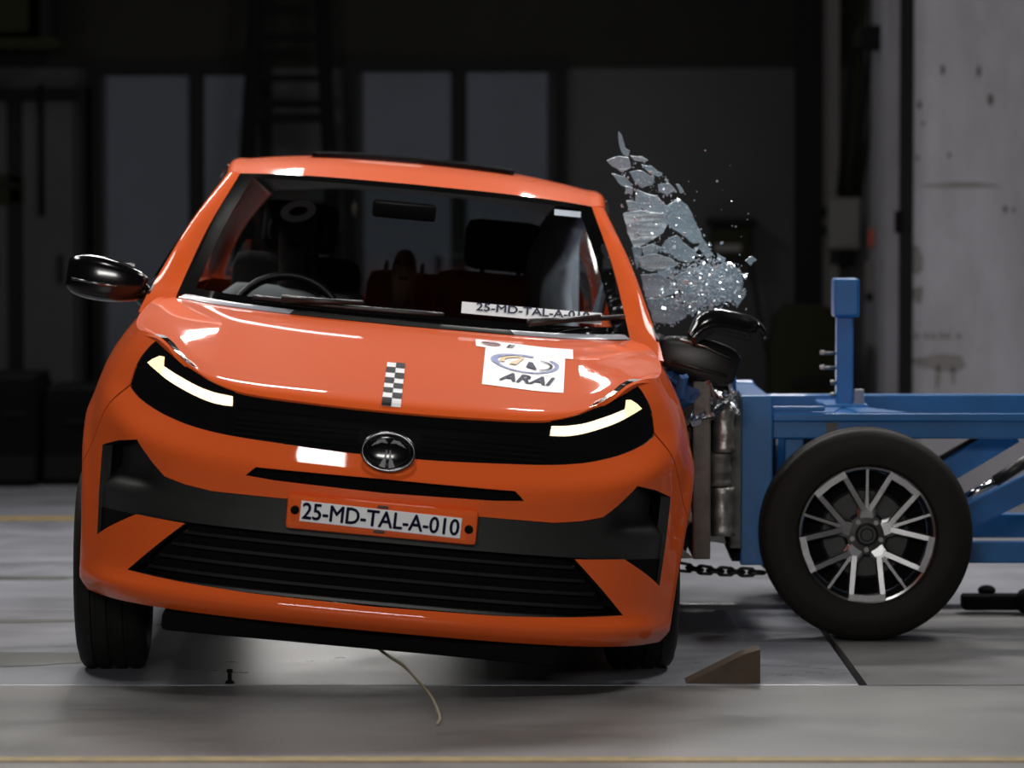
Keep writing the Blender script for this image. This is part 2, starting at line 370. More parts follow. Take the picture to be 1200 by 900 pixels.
# ---- things along the rear wall
lad = tag(empty('step_ladder', (bx(343), 8.6, 0)), 'dark tall ladder standing against the rear wall behind the car roof', 'ladder')
def lx(px): return (px - 343) / 4650 * 19.4
def lz(py): return 1.38 - (py - 230) / 4650 * 19.4
for a, b in ((306, 377), ):
    pass
for (tx, bxx) in ((312, 268), (374, 408)):
    MB().tube([(lx(bxx), 0, .0), (lx(tx), .3, 2.95)], .035, 8).build('rail', 'void_black', lad, True)
for py, th in ((-60, .03), (-8, .03), (42, .03), (90, .03), (137, .045), (190, .03), (240, .03), (290, .03), (340, .03), (390, .03), (440, .03)):
    z = lz(py); t = z / 2.95; xl = lx(268 + (312 - 268) * t); xr = lx(408 + (374 - 408) * t)
    MB().box(((xl + xr) / 2, .3 * t, z), (xr - xl, .06, th)).build('rung', 'void_black', lad)
MB().box((lx(343), .3 * .6, lz(121)), (.32, .05, .035)).build('brace', 'void_black', lad)
for tx, bxx in ((306, 290),): MB().tube([(lx(bxx), .02, 0), (lx(tx), .3, 2.9)], .016, 8).build('rear_rail', 'void_black', lad, True)
# overhead gantry box at upper left
g = tag(empty('overhead_gantry', (-2.45, 8.6, 2.0)), 'dark overhead gantry box at the upper left of the rear wall', 'gantry')
MB().box((-.12, .1, .40), (.46, .5, .46), bev=.02).build('box', 'olive_dark', g); MB().box((.19, .05, .40), (.05, .4, .62), bev=.01).build('bracket', 'frame_dark', g)
MB().box((-.1, .05, .12), (.7, .45, .05), bev=.008).build('ledge', 'olive_dark', g); MB().box((.02, .05, .75), (.62, .4, .06), bev=.008).build('beam', 'frame_dark', g)
pp = tag(MB().tube([(bx(51), 8.94, bz(252)), (bx(51), 8.94, bz(100))], .017, 10).build('wall_pipe', 'frame_dark', None, True), 'thin dark vertical pipe below the gantry box', 'pipe')
sw = tag(empty('wall_sign_box', (bx(10), 8.96, bz(222))), 'small dark rectangular box fixed low left on the rear wall', 'box')
MB().box((0, 0, 0), (.17, .06, .15), bev=.01).build('body', 'olive_dark', sw); MB().box((0, -.032, .02), (.12, .006, .03)).build('lid_ridge', 'frame_dark', sw)
# low dark equipment at the floor on the left
def crate(name, x0, x1, y, d, h, label, m='void_black'):
    c = tag(empty(name, ((x0 + x1) / 2, y, 0)), label, 'equipment'); W = x1 - x0
    MB().box((0, 0, h / 2), (W, d, h), bev=.03).build('body', m, c); MB().box((0, 0, h + .015), (W * .96, d * .94, .03), bev=.01).build('lid', 'frame_dark', c)
    MB().box((0, -d / 2 - .008, .09), (W * .98, .016, .12), bev=.005).build('skirting', 'frame_dark', c)
    for sx in (-.3, .3): MB().tube([(W * sx - .05, -d / 2, h * .7), (W * sx - .05, -d / 2 - .03, h * .7), (W * sx + .05, -d / 2 - .03, h * .7), (W * sx + .05, -d / 2, h * .7)], .008, 6).build('handle', 'frame_dark', c)
    return c
crate('equipment_bench', -2.75, -2.26, 8.35, .7, .50, 'taller black equipment chest at the far left of the floor')
crate('equipment_chest', -2.24, -1.42, 8.4, .6, .44, 'lower black equipment chest half hidden behind the car')
# wall unit with a trailing cable behind the glass burst
u = tag(empty('wall_unit', (bx(855), 8.9, bz(285))), 'dark wall-mounted unit behind the flying glass', 'wall unit')
MB().box((0, 0, 0), (.20, .16, .17), bev=.015).build('body', 'olive_dark', u); MB().box((0, -.02, .11), (.24, .2, .035), bev=.01).build('hood', 'frame_dark', u)
MB().box((-.02, -.082, -.02), (.13, .01, .035)).build('vent', 'box_grey', u); MB().tube([(.09, 0, -.05), (.13, 0, -.3), (.17, 0, -.5), (.25, -.02, -.75), (.27, -.05, -1.17)], .008, 8).build('cable', 'frame_dark', u, True)
# shrouded machine behind the trolley
sm = tag(empty('shrouded_machine', (1.40, 8.3, 0)), 'dark shrouded machine on the floor behind the blue trolley', 'machine')
mb = MB(); mb.prism([(-.16, .1), (.17, .1), (.17, .80), (.12, .85), (-.06, .86), (-.13, .80), (-.16, .66)], -.25, .25); mb.build('cover', 'olive_dark', sm)
MB().box((0, 0, .05), (.34, .46, .10), bev=.01).build('base', 'frame_dark', sm); MB().box((.02, -.26, .5), (.2, .02, .05), bev=.005).build('latch', 'frame_dark', sm)
# electrical box with conduits
def nx(px): return (px - 600) / 4650 * 19.4
def nz(py): return 1.38 - (py - 230) / 4650 * 19.4
eb = tag(empty('electrical_box', (nx(990), 8.7, nz(262))), 'grey electrical box with cables above it in the dark niche', 'electrical box')
MB().box((0, 0, 0), (.16, .14, .255), bev=.012).build('body', 'box_grey', eb); MB().box((0, -.074, 0), (.14, .01, .23), bev=.004).build('door', 'box_grey', eb)
for dz in (.06, -.03): MB().ell((-.095, -.02, dz), (.016, .016, .022)).build('knob', 'frame_dark', eb, True)
for k in range(4): MB().tube([(-.05 + k * .033, 0, -.12), (-.05 + k * .033, 0, -.20)], .014, 8).build('gland', 'frame_dark', eb, True)
for i, (a, b, c, r) in enumerate(((998, 1008, 985, .016), (1006, 1016, 996, .022), (1018, 1024, 1004, .014), (1027, 1028, 1010, .012), (1003, 1011, 990, .012))):
    tag(MB().tube([(nx(c), 8.7, nz(228)), (nx((a + c) / 2), 8.66, nz(150)), (nx(a), 8.64, nz(70)), (nx(b), 8.64, nz(-60))], r, 8).build('hanging_cable', 'frame_dark' if i % 2 == 0 else 'olive_dark', None, True),
        ['leftmost dark cable rising from the electrical box', 'thick dark cable rising from the middle of the electrical box', 'dark cable rising from the right part of the electrical box', 'rightmost thin dark cable near the wall corner', 'thin dark cable beside the leftmost one above the electrical box'][i], 'cable', 'cables above the electrical box')
rh = tag(empty('emergency_switch', (nx(1018), 8.45, nz(278))), 'small orange-red emergency switch on the niche wall', 'switch')
MB().box((0, .02, 0), (.035, .03, .12), bev=.008).build('plate', 'box_grey', rh); MB().box((-.004, -.01, .0), (.026, .04, .085), bev=.01).build('lever', 'orange_plastic', rh)
cb = tag(empty('conduit', (nx(1023), 8.5, 0)), 'pale thin conduit pipe ending in a small junction box', 'pipe')
MB().tube([(0, 0, nz(268)), (0, 0, nz(90))], .012, 10).build('pipe', 'strip_grey', cb, True); MB().box((-.02, 0, nz(325)), (.06, .06, .16), bev=.01).build('junction_box', 'box_grey', cb); MB().box((-.02, -.01, nz(347)), (.05, .05, .04), bev=.01).build('gland', 'frame_dark', cb)
sgn = tag(empty('hanging_sign', (1.70, 8.0, wz(35))), 'dark tilted box high on the wall return', 'box')
MB().box((0, 0, 0), (.13, .34, .11), bev=.01).build('body', 'frame_dark', sgn); MB().box((-.068, 0, 0), (.008, .28, .08)).build('face', 'olive_dark', sgn)
hd = tag(empty('door_catch', (1.73, 7.05, wz(260))), 'black catch bolted to the pale wall corner', 'catch')
MB().box((0, -.08, 0), (.035, .04, .10), bev=.01).build('body', 'void_black', hd); MB().tube([(0, -.09, -.02), (.0, -.13, -.02)], .012, 8).build('pin', 'void_black', hd)
# ================================================================== wheels
def make_wheel(rad, wid, rim_r, parent, nsp=5):
    """axis along Y, outer face towards -Y; returns the barrel mesh that parents tyre, spokes, hub"""
    h = wid / 2; b = MB()
    b.lathe([(rim_r, -h * .86), (rim_r * .955, -h * .80), (rim_r * .93, -h * .3), (rim_r * .90, h * .3), (rim_r * .93, h * .85), (rim_r * .98, h * .85), (rim_r, h * .8)], 64)
    wh = b.build('wheel', 'alloy', parent, autos=35)
    t = MB(); g = .006
    pr = [(rim_r * .985, -h * .84), (rim_r * 1.03, -h * .98), (rim_r + (rad - rim_r) * .30, -h * 1.05), (rim_r + (rad - rim_r) * .55, -h * 1.07), (rim_r + (rad - rim_r) * .60, -h * 1.045), (rim_r + (rad - rim_r) * .80, -h * 1.0), (rad * .978, -h * .90), (rad * .993, -h * .78)]
    tread = []
    for c in (-.48, -.0, .48):
        tread += [(rad, h * (c - .09)), (rad - g, h * (c - .06)), (rad - g, h * (c + .06)), (rad, h * (c + .09))]
    pr = pr + tread + [(r, -y) for r, y in reversed(pr)]
    t.lathe(pr, 96); t.build('tyre', 'rubber', wh, autos=40)
    MB().lathe([(.0, h * .05), (rim_r * .90, h * .05), (rim_r * .90, h * .12), (.0, h * .12)], 40).build('backing_disc', 'void_black', wh)
    d = MB(); d.lathe([(.02, -h * .1), (rim_r * .62, -h * .1), (rim_r * .66, -h * .02), (.02, -h * .02)], 40); d.build('brake_disc', 'trim_dark', wh, autos=30)
    y0, y1 = -h * .86, -h * .55
    def P(r, a): return (r * math.cos(a), r * math.sin(a))
    hub = MB(); hub.lathe([(.0, -h * .70), (.028, -h * .70), (.036, -h * .62), (.062, -h * .60), (.07, -h * .30), (0, -h * .30)], 40); hub.build('hub', 'satin_black', wh, autos=30)
    MB().lathe([(0, -h * .745), (.017, -h * .745), (.021, -h * .70), (0, -h * .70)], 24).build('centre_cap', 'trim_dark', wh, autos=30)
    for k in range(5):
        a = math.pi / 2 + 2 * math.pi * k / nsp
        # Y spoke: stem and two arms with a bend, outer ends joined by an arc to the neighbour's arm
        def bar(p, q, w0, w1, ya, yb, mb):
            px, pz = p; qx, qz = q; dx, dz = qx - px, qz - pz; L = math.hypot(dx, dz); nx_, nz_ = -dz / L, dx / L
            vs = [];
            for (x, z, w_, y) in ((px, pz, w0, ya), (qx, qz, w1, yb)):
                vs += [(x + nx_ * w_, y + .006, z + nz_ * w_), (x + nx_ * w_ * .7, y, z + nz_ * w_ * .7), (x - nx_ * w_ * .7, y, z - nz_ * w_ * .7), (x - nx_ * w_, y + .006, z - nz_ * w_), (x - nx_ * w_, y + .03, z - nz_ * w_), (x + nx_ * w_, y + .03, z + nz_ * w_)]
            mb.add(vs, [(i, (i + 1) % 6, 6 + (i + 1) % 6, 6 + i) for i in range(6)] + [(0, 5, 4, 3, 2, 1), (6, 7, 8, 9, 10, 11)])
        am = a + math.pi / nsp; q = rim_r / .215
        def LA(ax, la): return (ax * math.cos(am) - la * math.sin(am), ax * math.sin(am) + la * math.cos(am))
        sp = MB(); bar(P(.030, a), P(.098 * q, a), .030 * q, .027 * q, -h * .58, -h * .66, sp); sp.build('spoke', 'alloy', wh)
        for sg in (-1, 1):
            ar = MB(); bar(LA(.066 * q, sg * .038 * q), LA(.200 * q, sg * .050 * q), .0115 * q, .0105 * q, -h * .66, -h * .84, ar); ar.build('spoke_arm', 'alloy', wh)
        ac = MB(); ac.prism([LA(.183 * q, -.056 * q), LA(.203 * q, -.058 * q), LA(.208 * q, 0), LA(.203 * q, .058 * q), LA(.183 * q, .056 * q), LA(.188 * q, 0)], -h * .85, -h * .60); ac.build('rim_arc', 'alloy', wh)
        bl = MB(); bar(P(.085 * q, a), P(.207 * q, a), .0075 * q, .0055 * q, -h * .70, -h * .80, bl); bl.build('blade', 'alloy_bright' if k in (0, 3) else 'alloy', wh)
        bo = MB(); x, z = P(.047, a + .6); bo.lathe([(0, -h * .66), (.008, -h * .66), (.008, -h * .5), (0, -h * .5)], 8, Matrix.Translation((x, 0, z))); bo.build('lug_bolt', 'steel', wh)
    return wh

# ================================================================== the car
TH, YAW, CX = R(5.4), R(1.1), -.402
car = empty('hatchback_car')
MC = Matrix.Translation((CX, 0, 0)) @ Matrix.Rotation(TH, 4, 'Y') @ Matrix.Rotation(YAW, 4, 'Z')
car.matrix_world = MC
tag(car, 'orange hatchback car tilted by a side impact, with white crash test stickers', 'car')
PLAN = [(0, 0), (.15, .003), (.30, .014), (.45, .042), (.58, .09), (.68, .155), (.762, .245), (.82, .36), (.858, .52), (.882, .72), (.893, 1.0), (.893, 1.6), (.89, 2.4), (.87, 3.0), (.83, 3.45), (.70, 3.68), (.4, 3.74), (0, 3.76)]
PP = catmull(PLAN, 40); SS = np.concatenate([[0], np.cumsum(np.linalg.norm(np.diff(PP, axis=0), axis=1))]); SMAX = SS[-1]
TT = np.gradient(PP, axis=0); TT /= np.linalg.norm(TT, axis=1, keepdims=True)
def s_of_x(x):
    k = int(np.argmax(PP[:, 0])); return math.copysign(float(np.interp(abs(x), PP[:k, 0], SS[:k])), x)
def s_of_y(y): return float(np.interp(y, PP[:, 1], SS))
FZ = [.15, .185, .205, .222, .25, .262, .30, .44, .50, .535, .575, .60, .612, .625, .672, .70, .76, .80, .85, .95]
FO = [-.10, -.045, -.012, .006, .010, -.002, -.008, -.006, .000, .004, .012, .012, .008, .000, -.034, -.042, -.056, -.072, -.10, -.17]
SZ = [.15, .19, .22, .30, .45, .58, .68, .76, .82, .87, .92, .96, .99, 1.01, 1.04]
SO = [-.06, -.035, -.012, -.006, .0, .0, -.006, -.02, -.038, -.06, -.09, -.118, -.137, -.150, -.17]
def smooth_tab(zs, os_):
    zz = np.linspace(zs[0], zs[-1], 400); oo = np.interp(zz, zs, os_); k = np.hanning(13); k /= k.sum(); op = np.pad(oo, 6, 'edge'); return zz, np.convolve(op, k, 'valid')
FZ2, FO2 = smooth_tab(FZ, FO); SZ2, SO2 = smooth_tab(SZ, SO)
SHX = [0, .3, .5, .6, .7, .77, .85]; SHZ = [0, .008, .02, .036, .065, .11, .14]
def smst(a, b, x): t = min(1, max(0, (x - a) / (b - a))); return t * t * (3 - 2 * t)
def crush(p):
    if p[0] > 0:
        k = math.exp(-abs((p[1] - 2.15) / .78) ** 4) * smst(1.5, .85, p[2])
        wv = .018 * noise.noise((p[1] * 5, p[2] * 6, 2.2)) + .03 * noise.noise((p[1] * 2.1, p[2] * 3, 7.7))
        p = (p[0] - (.13 + wv) * k, p[1], p[2])
    return p
def pos(s, z, off=0.0):
    a = min(abs(s), SMAX); x = np.interp(a, SS, PP[:, 0]); y = np.interp(a, SS, PP[:, 1]); tx = np.interp(a, SS, TT[:, 0]); ty = np.interp(a, SS, TT[:, 1])
    l = math.hypot(tx, ty); nx_, ny_ = ty / l, -tx / l
    t = smst(.62, 1.12, a); sh = float(np.interp(x, SHX, SHZ)) if y < .6 else .14
    # below the crease the lip stays level
    zz = z - sh * smst(.45, .62, z)
    o = (1 - t) * float(np.interp(zz, FZ2, FO2)) + t * float(np.interp(z, SZ2, SO2)) + off
    # flare above the wheels
    ya = .78 if y < 2 else 3.16
    o += .012 * t * math.exp(-((math.hypot(y - ya, z - .30) - .36) / .06) ** 2)
    return crush((math.copysign(1, s) * (x + nx_ * o), y + ny_ * o, z))
TX = [(s_of_x(x), z) for x, z in ((0, .793), (.12, .794), (.25, .797), (.37, .801), (.45, .808), (.53, .828), (.60, .857), (.67, .892), (.736, .928))] + [(s_of_y(.48), .942), (s_of_y(.7), .962), (s_of_y(.95), .985), (s_of_y(1.35), 1.008), (s_of_y(2.2), 1.02), (s_of_y(3.0), 1.03), (s_of_y(3.5), 1.02), (SMAX, 1.0)]
TXs = catmull([(a, b) for a, b in TX], 8)
def ztop(s): return float(np.interp(abs(s), TXs[:, 0], TXs[:, 1]))
S_TIP = s_of_x(.736)
def sp(pts): return [(s_of_x(x), z) for x, z in pts]
band_low = catmull(sp([(0, .671), (.12, .672), (.3, .679), (.487, .690), (.6, .709), (.70, .743), (.745, .770), (.766, .790)]), 5)
band_out = sp([(.766, .790), (.768, .83), (.760, .875), (.750, .905), (.736, .928)])
bandh = [tuple(p) for p in band_low] + band_out[1:] + [(a, b) for a, b in TXs[::-1] if a < S_TIP - .005]
BAND = bandh + [(-a, b) for a, b in bandh[::-1]][1:-1]
drl_low = catmull(sp([(.455, .766), (.50, .768), (.55, .778), (.615, .798), (.67, .82), (.737, .856)]), 4)
drl_up = catmull(sp([(.69, .852), (.63, .829), (.565, .808), (.51, .797), (.458, .792)]), 4)
DRL = [tuple(p) for p in drl_low] + sp([(.727, .868), (.712, .878), (.700, .877)]) + [tuple(p) for p in drl_up]
SLOT = sp([(-.30, .580), (0, .574), (.30, .580), (.380, .586), (.354, .611), (0, .612), (-.354, .611), (-.380, .586)])
inth = sp([(0, .535), (.27, .533), (.47, .532), (.545, .541), (.605, .556), (.642, .590), (.688, .646), (.75, .634), (.802, .612), (.797, .36), (.682, .4395), (.54, .434), (.694, .283), (.52, .272), (.35, .265), (0, .261)])
INT = inth + [(-a, b) for a, b in inth[::-1]][1:-1]
def circ(y, r, n=40): c = s_of_y(y); return [(c + r * math.cos(2 * math.pi * k / n), max(.12, .30 + r * math.sin(2 * math.pi * k / n))) for k in range(n)]
ARF, ARR = circ(.78, .345), circ(3.16, .345)
def neg(P): return [(-a, b) for a, b in P[::-1]]
def strip(a, b, w=.0035): dx, dz = b[0] - a[0], b[1] - a[1]; L = math.hypot(dx, dz); nx_, nz_ = -dz / L * w, dx / L * w; return [(a[0] + nx_, a[1] + nz_), (b[0] + nx_, b[1] + nz_), (b[0] - nx_, b[1] - nz_), (a[0] - nx_, a[1] - nz_)]
s_l = s_of_x(.766); s_af = s_of_y(.55)
GAPS = [strip((s_l - .01, .793), (s_af, .50))] + [strip((s_of_y(y), .20), (s_of_y(y), 1.06)) for y in (1.42, 2.32)] + [strip((s_of_y(3.0), .55), (s_of_y(3.0), 1.06))]
GAPS = GAPS + [neg(g_) for g_ in GAPS]
def inside(p, poly):
    x, y = p; c = False; n = len(poly)
    for i in range(n):
        x1, y1 = poly[i]; x2, y2 = poly[i - 1]
        if (y1 > y) != (y2 > y) and x < (x2 - x1) * (y - y1) / (y2 - y1) + x1: c = not c
    return c
def build_skin():
    bm = bmesh.new()
    sv = list(np.arange(0, 1.3, .02)) + list(np.arange(1.3, SMAX, .045)) + [SMAX]
    sv = [-a for a in sv[:0:-1]] + sv
    zv = list(np.arange(.19, 1.05, .0165))
    V = [[bm.verts.new((a, 0, b)) for a in sv] for b in zv]
    for j in range(len(zv) - 1):
        for i in range(len(sv) - 1): bm.faces.new((V[j][i], V[j][i + 1], V[j + 1][i + 1], V[j + 1][i]))
    def cut(poly, closed=True):
        n = len(poly)
        for i in range(n if closed else n - 1):
            a, b = poly[i], poly[(i + 1) % n]
            x0, x1 = min(a[0], b[0]) - .001, max(a[0], b[0]) + .001; z0, z1 = min(a[1], b[1]) - .001, max(a[1], b[1]) + .001
            fs = [f for f in bm.faces if f.calc_center_median().z + .03 > z0 and f.calc_center_median().z - .03 < z1 and any(True for _ in (0,)) and max(v.co.x for v in f.verts) >= x0 and min(v.co.x for v in f.verts) <= x1 and max(v.co.z for v in f.verts) >= z0 and min(v.co.z for v in f.verts) <= z1]
            if not fs: continue
            es = set(e for f in fs for e in f.edges); vv = set(v for f in fs for v in f.verts)
            d = Vector((b[0] - a[0], 0, b[1] - a[1]))
            if d.length < 1e-6: continue
            bmesh.ops.bisect_plane(bm, geom=list(vv) + list(es) + fs, dist=1e-5, plane_co=(a[0], 0, a[1]), plane_no=(-d.z, 0, d.x))
    tp = [(a, b) for a, b in TXs]
    cut(tp, False); cut([(-a, b) for a, b in tp], False)
    for P in (BAND, SLOT, INT, DRL, neg(DRL), ARF, ARR, neg(ARF), neg(ARR)): cut(P)
    for P in GAPS: cut(P)
    cut([(-SMAX, .4395), (SMAX, .4395)], False) if False else None
    for sg in (-1, 1): cut([(sg * s_of_x(.457), .66), (sg * s_of_x(.457), .83)], False)
    cut([(-.75, .4370), (.75, .4370)], False)
    reg = {}
    for f in bm.faces:
        c = f.calc_center_median(); s, z = c.x, c.z; a = abs(s); side = 'R' if s > 0 else 'L'
        if z > ztop(s) + 1e-5: continue
        if any(inside((s, z), g_) for g_ in GAPS): k = 'gap'
        elif inside((a, z), ARF) or inside((a, z), ARR): k = 'arch'
        elif a < 1.2 and inside((s, z), BAND):
            k = ('amb' if a > s_of_x(.690) else 'drl') + side if inside((a, z), DRL) else ('lamp' + side if a > s_of_x(.457) else 'grille')
        elif a < 1 and inside((s, z), SLOT): k = 'slot'
        elif a < 1.2 and inside((s, z), INT): k = 'beam' if z > .437 else ('pocket' + side if a > .62 and z > .3 and a > s_of_x(.66) else 'lower')
        elif a < s_of_y(.78) and (z < .5 or a < np.interp(z, [.5, .79], [s_af, s_l])): k = 'bumper'
        elif a < s_of_y(1.42): k = 'fender' + side
        elif a < s_of_y(2.32): k = 'fdoor' + side
        elif a < s_of_y(3.0): k = 'rdoor' + side
        else: k = 'quarter'
        reg.setdefault(k, []).append([(v.co.x, v.co.z) for v in f.verts])
    bm.free(); return reg
REG = build_skin()
def skin_obj(keys, name, m, off=0.0, rim=.02, parent=car, offf=None, zlim=None, rim_m=None):
    idx = {}; V = []; Fc = []; ec = {}
    def vid(p):
        k = (round(p[0], 5), round(p[1], 5))
        if k not in idx: idx[k] = len(V); V.append(k)
        return idx[k]
    for key in keys:
        for f in REG.get(key, []):
            if zlim and any(p[1] > (zlim if abs(p[0]) < 1.3 else zlim + .2) for p in f): continue
            fi = []
            for p in f:
                i = vid(p)
                if i not in fi: fi.append(i)
            if len(fi) < 3: continue
            Fc.append(tuple(fi))
            for a, b in zip(fi, fi[1:] + fi[:1]): ec[(a, b)] = ec.get((a, b), 0) + 1
    of = (lambda s, z: off) if offf is None else offf
    P3 = [pos(s, z, of(s, z)) for s, z in V]; nF = len(Fc)
    if rim:
        be = [(a, b) for (a, b) in ec if (b, a) not in ec]; map1 = {}; map2 = {}
        for a, b in be:
            for q in (a, b):
                if q not in map1: map1[q] = len(P3); P3.append(P3[q]); map2[q] = len(P3); P3.append(pos(V[q][0], V[q][1], of(*V[q]) - rim))
            Fc.append((map1[b], map1[a], map2[a], map2[b]))
    me = bpy.data.meshes.new(name); me.from_pydata(P3, [], Fc); o = link(name, me, m, parent, False)
    me.polygons.foreach_set('use_smooth', [i < nF for i in range(len(me.polygons))]); me.update()
    if rim_m:
        me.materials.append(MT[rim_m])
        for p_ in me.polygons[nF:]: p_.material_index = 1
    return o
skin_obj(['bumper'], 'front_bumper', 'paint', rim=.03, rim_m='satin_black')
for sd in 'LR':
    skin_obj(['fender' + sd], 'fender', 'paint'); skin_obj(['fdoor' + sd], 'front_door', 'paint'); skin_obj(['rdoor' + sd], 'rear_door', 'paint')
    lp = skin_obj(['lamp' + sd], 'headlight', 'lamp_black', -.004, .02); skin_obj(['drl' + sd], 'light_strip', 'drl', -.001, .01, lp); skin_obj(['amb' + sd], 'light_strip_end', 'drl_amber', -.001, .01, lp)
skin_obj(['quarter'], 'rear_quarter', 'paint')
skin_obj(['grille'], 'upper_grille', 'lamp_black', -.008, .02)
skin_obj(['beam'], 'bumper_beam', 'trim_dark', offf=lambda s, z: -.012 - .05 * smst(s_of_x(.60), s_of_x(.70), abs(s)) * smst(.50, .56, z), rim=.03)
skin_obj(['pocketL'], 'side_pocket', 'void_black', -.010, .03); skin_obj(['pocketR'], 'side_pocket', 'void_black', -.010, .03); skin_obj(['lower'], 'lower_grille', 'void_black', -.055, 0)
skin_obj(['slot'], 'slot_backing', 'void_black', -.045, 0)
skin_obj([k for k in REG if k not in ('arch', 'lower', 'slot', 'beam')], 'inner_shell', 'void_black', -.075, 0, zlim=.70)
# slats of the lower intake
def along(x0, x1, z, off, hz, dy, name, m, n=40, parent=car):
    mb = MB(); a0, a1 = s_of_x(x0), s_of_x(x1); V = []; Fs = []
    for i in range(n + 1):
        s = a0 + (a1 - a0) * i / n; V += [pos(s, z - hz, off), pos(s, z + hz, off), pos(s, z + hz, off - dy), pos(s, z - hz, off - dy)]
    for i in range(n): Fs += [(4 * i + k, 4 * i + (k + 1) % 4, 4 * i + 4 + (k + 1) % 4, 4 * i + 4 + k) for k in range(4)]
    Fs += [(3, 2, 1, 0), tuple(4 * n + k for k in range(4))]
    return mb.add(V, Fs).build(name, m, parent)
for z, xw in ((.408, .555), (.372, .588), (.336, .622), (.300, .655)): along(-xw, xw, z, -.028, .0045, .03, 'slat', 'slat_black')
along(-.66, .66, .2695, -.006, .004, .03, 'intake_trim', 'trim_dark')
for x0, x1 in ((-.44, -.085), (.085, .44)):
    for z in (.690, .704, .718, .732): along(x0, x1, z + .004, -.004, .0025, .006, 'grille_rib', 'void_black', 20)
    along(x0, x1, .768, -.003, .0035, .010, 'grille_bar', 'gloss_black', 20)
# lower splitter under the bumper and floor pan
MB().box((-.03, .38, .158), (1.10, .55, .055), bev=.015).build('splash_shield', 'void_black', car)
MB().box((0, 1.95, .22), (1.20, 2.9, .05), bev=.01).build('floor_pan', 'void_black', car)
MB().box((.62, .42, .19), (.16, .30, .02), bev=.006).build('arch_liner', 'void_black', car); MB().box((-.63, .42, .19), (.12, .30, .02), bev=.006).build('arch_liner', 'void_black', car)
# badge
bd = MB(); n = 40
ring = [(.071 * math.cos(2 * math.pi * k / n), 0, .052 * math.sin(2 * math.pi * k / n)) for k in range(n)]
RX = Matrix.Rotation(R(-14), 3, 'X'); bc = Vector((0, -.002, .687))
MB().tube([bc + RX @ Vector(p) for p in ring], .0055, 10, closed=True).build('badge_ring', 'chrome_dark', car, True)
MB().ell(bc + Vector((0, .010, 0)), (.068, .014, .049), 28, 12, RX).build('badge_disc', 'gloss_black', car, True)
for sg in (-1, 1):
    pts = [(sg * .006, .004), (sg * .009, -.015), (sg * .022, -.043), (sg * .005, -.047), (sg * .0035, .004)]
    e_ = MB(); pr_ = [(p[0], p[1]) for p in pts]; e_.prism(pr_, -.017, -.010); o = e_.build('badge_emblem', 'badge_metal', car); 
    for v in o.data.vertices: v.co = bc + RX @ (v.co + Vector((0, .009, 0)))
    pts = [(sg * .004, .022), (sg * .02, .024), (sg * .048, .012), (sg * .03, .030), (sg * .012, .034)]
    e_ = MB(); e_.prism(pts, -.016, -.009); o = e_.build('badge_emblem', 'badge_metal', car)
    for v in o.data.vertices: v.co = bc + RX @ (v.co + Vector((0, .010, 0)))
# number plate
hold = MB().box((0, -.010, .502), (.522, .034, .094), bev=.012).build('plate_holder', 'paint', car)
RP = Matrix.Rotation(R(1.0), 3, 'Y'); pc = Vector((-.003, -.030, .503))
pl = MB().box(pc, (.440, .006, .056), RP, bev=.0015).build('number_plate', 'white_decal', car)
def put_text(body, c, size, M, m, parent, name='lettering', sx=1.0, bold=.0, shear=0, sp_=1.0, depth=.0012):
    me = text_mesh(body, size, shear, 0, sx, sp_)
    if bold: me = fatten(me, bold)
    for v in me.vertices: v.co = Vector(c) + M @ Vector((v.co.x, -depth, v.co.y))
    me.name = name; return link(name, me, m, parent)
put_text('25-MD-TAL-A-010', pc + Vector((0, -.0035, -.001)), .063, RP, 'navy_print', pl, sx=.90, bold=.0013, sp_=.98)
for sx in (-.238, .238):
    o = MB().lathe([(0, -.012), (.009, -.011), (.012, -.004), (.012, .01), (0, .01)], 16, Matrix.Translation((sx, -.028, .503 - sx * .02))); o.build('plate_bolt', 'void_black', hold, autos=40)
for dx, dz in ((0, .034), (-.005, -.034)): MB().box((dx, -.028, .503 + dz), (.03, .006, .008), bev=.002).build('plate_clip', 'satin_black', hold)

# ---- hood, windscreen, roof
cowl_h = catmull([(0, 1.0, 1.008), (.346, 1.05, 1.010), (.55, 1.14, 1.015), (.692, 1.30, 1.023)])
head_h = catmull([(0, 1.70, 1.42), (.3, 1.735, 1.417), (.47, 1.79, 1.41), (.562, 1.85, 1.403)])
wside = catmull([(.692, 1.30, 1.023), (.636, 1.58, 1.219), (.562, 1.85, 1.403)])
pout = catmull([(.785, 1.32, 1.010), (.693, 1.61, 1.232), (.607, 1.92, 1.39)])
hb = np.array([pos(s, ztop(s)) for s in np.linspace(-S_TIP, S_TIP, 81)])
s_p = s_of_y(1.32)
hr = np.array([pos(s, ztop(s)) for s in np.linspace(S_TIP, s_p, 40)]); hl = mir(hr)
rear_h = catmull([(0, .972, .998), (.346, 1.02, 1.000), (.55, 1.105, 1.004), (.69, 1.25, 1.010), tuple(hr[-1])])
H = coons(hb, both(rear_h), hl, hr, 81, 49)
u = np.linspace(-1, 1, 81)[None, :]; v = np.linspace(0, 1, 49)[:, None]
H[:, :, 2] += .034 * (1 - np.abs(u) ** 2.5) * (v ** .62) * (1 - v) ** .9 * 2.0
H[:, :, 2] += .010 * np.exp(-((np.abs(u) - .62) / .10) ** 2) * np.sin(np.pi * np.clip(v, 0, 1))      # raised shoulders of the bonnet
for j in range(49):
    for i in range(81):
        uu, vv = u[0, i], v[j, 0]
        k = math.exp(-((uu - .80) / .16) ** 2 - ((vv - .86) / .16) ** 2)
        H[j, i, 2] += k * .012 * noise.noise((uu * 9, vv * 11, 4.4))
hood = grid_mesh(H, 'bonnet', 'paint', car, .012)
WG = coons(both(cowl_h), both(head_h), mir(wside), wside, 81, 49)
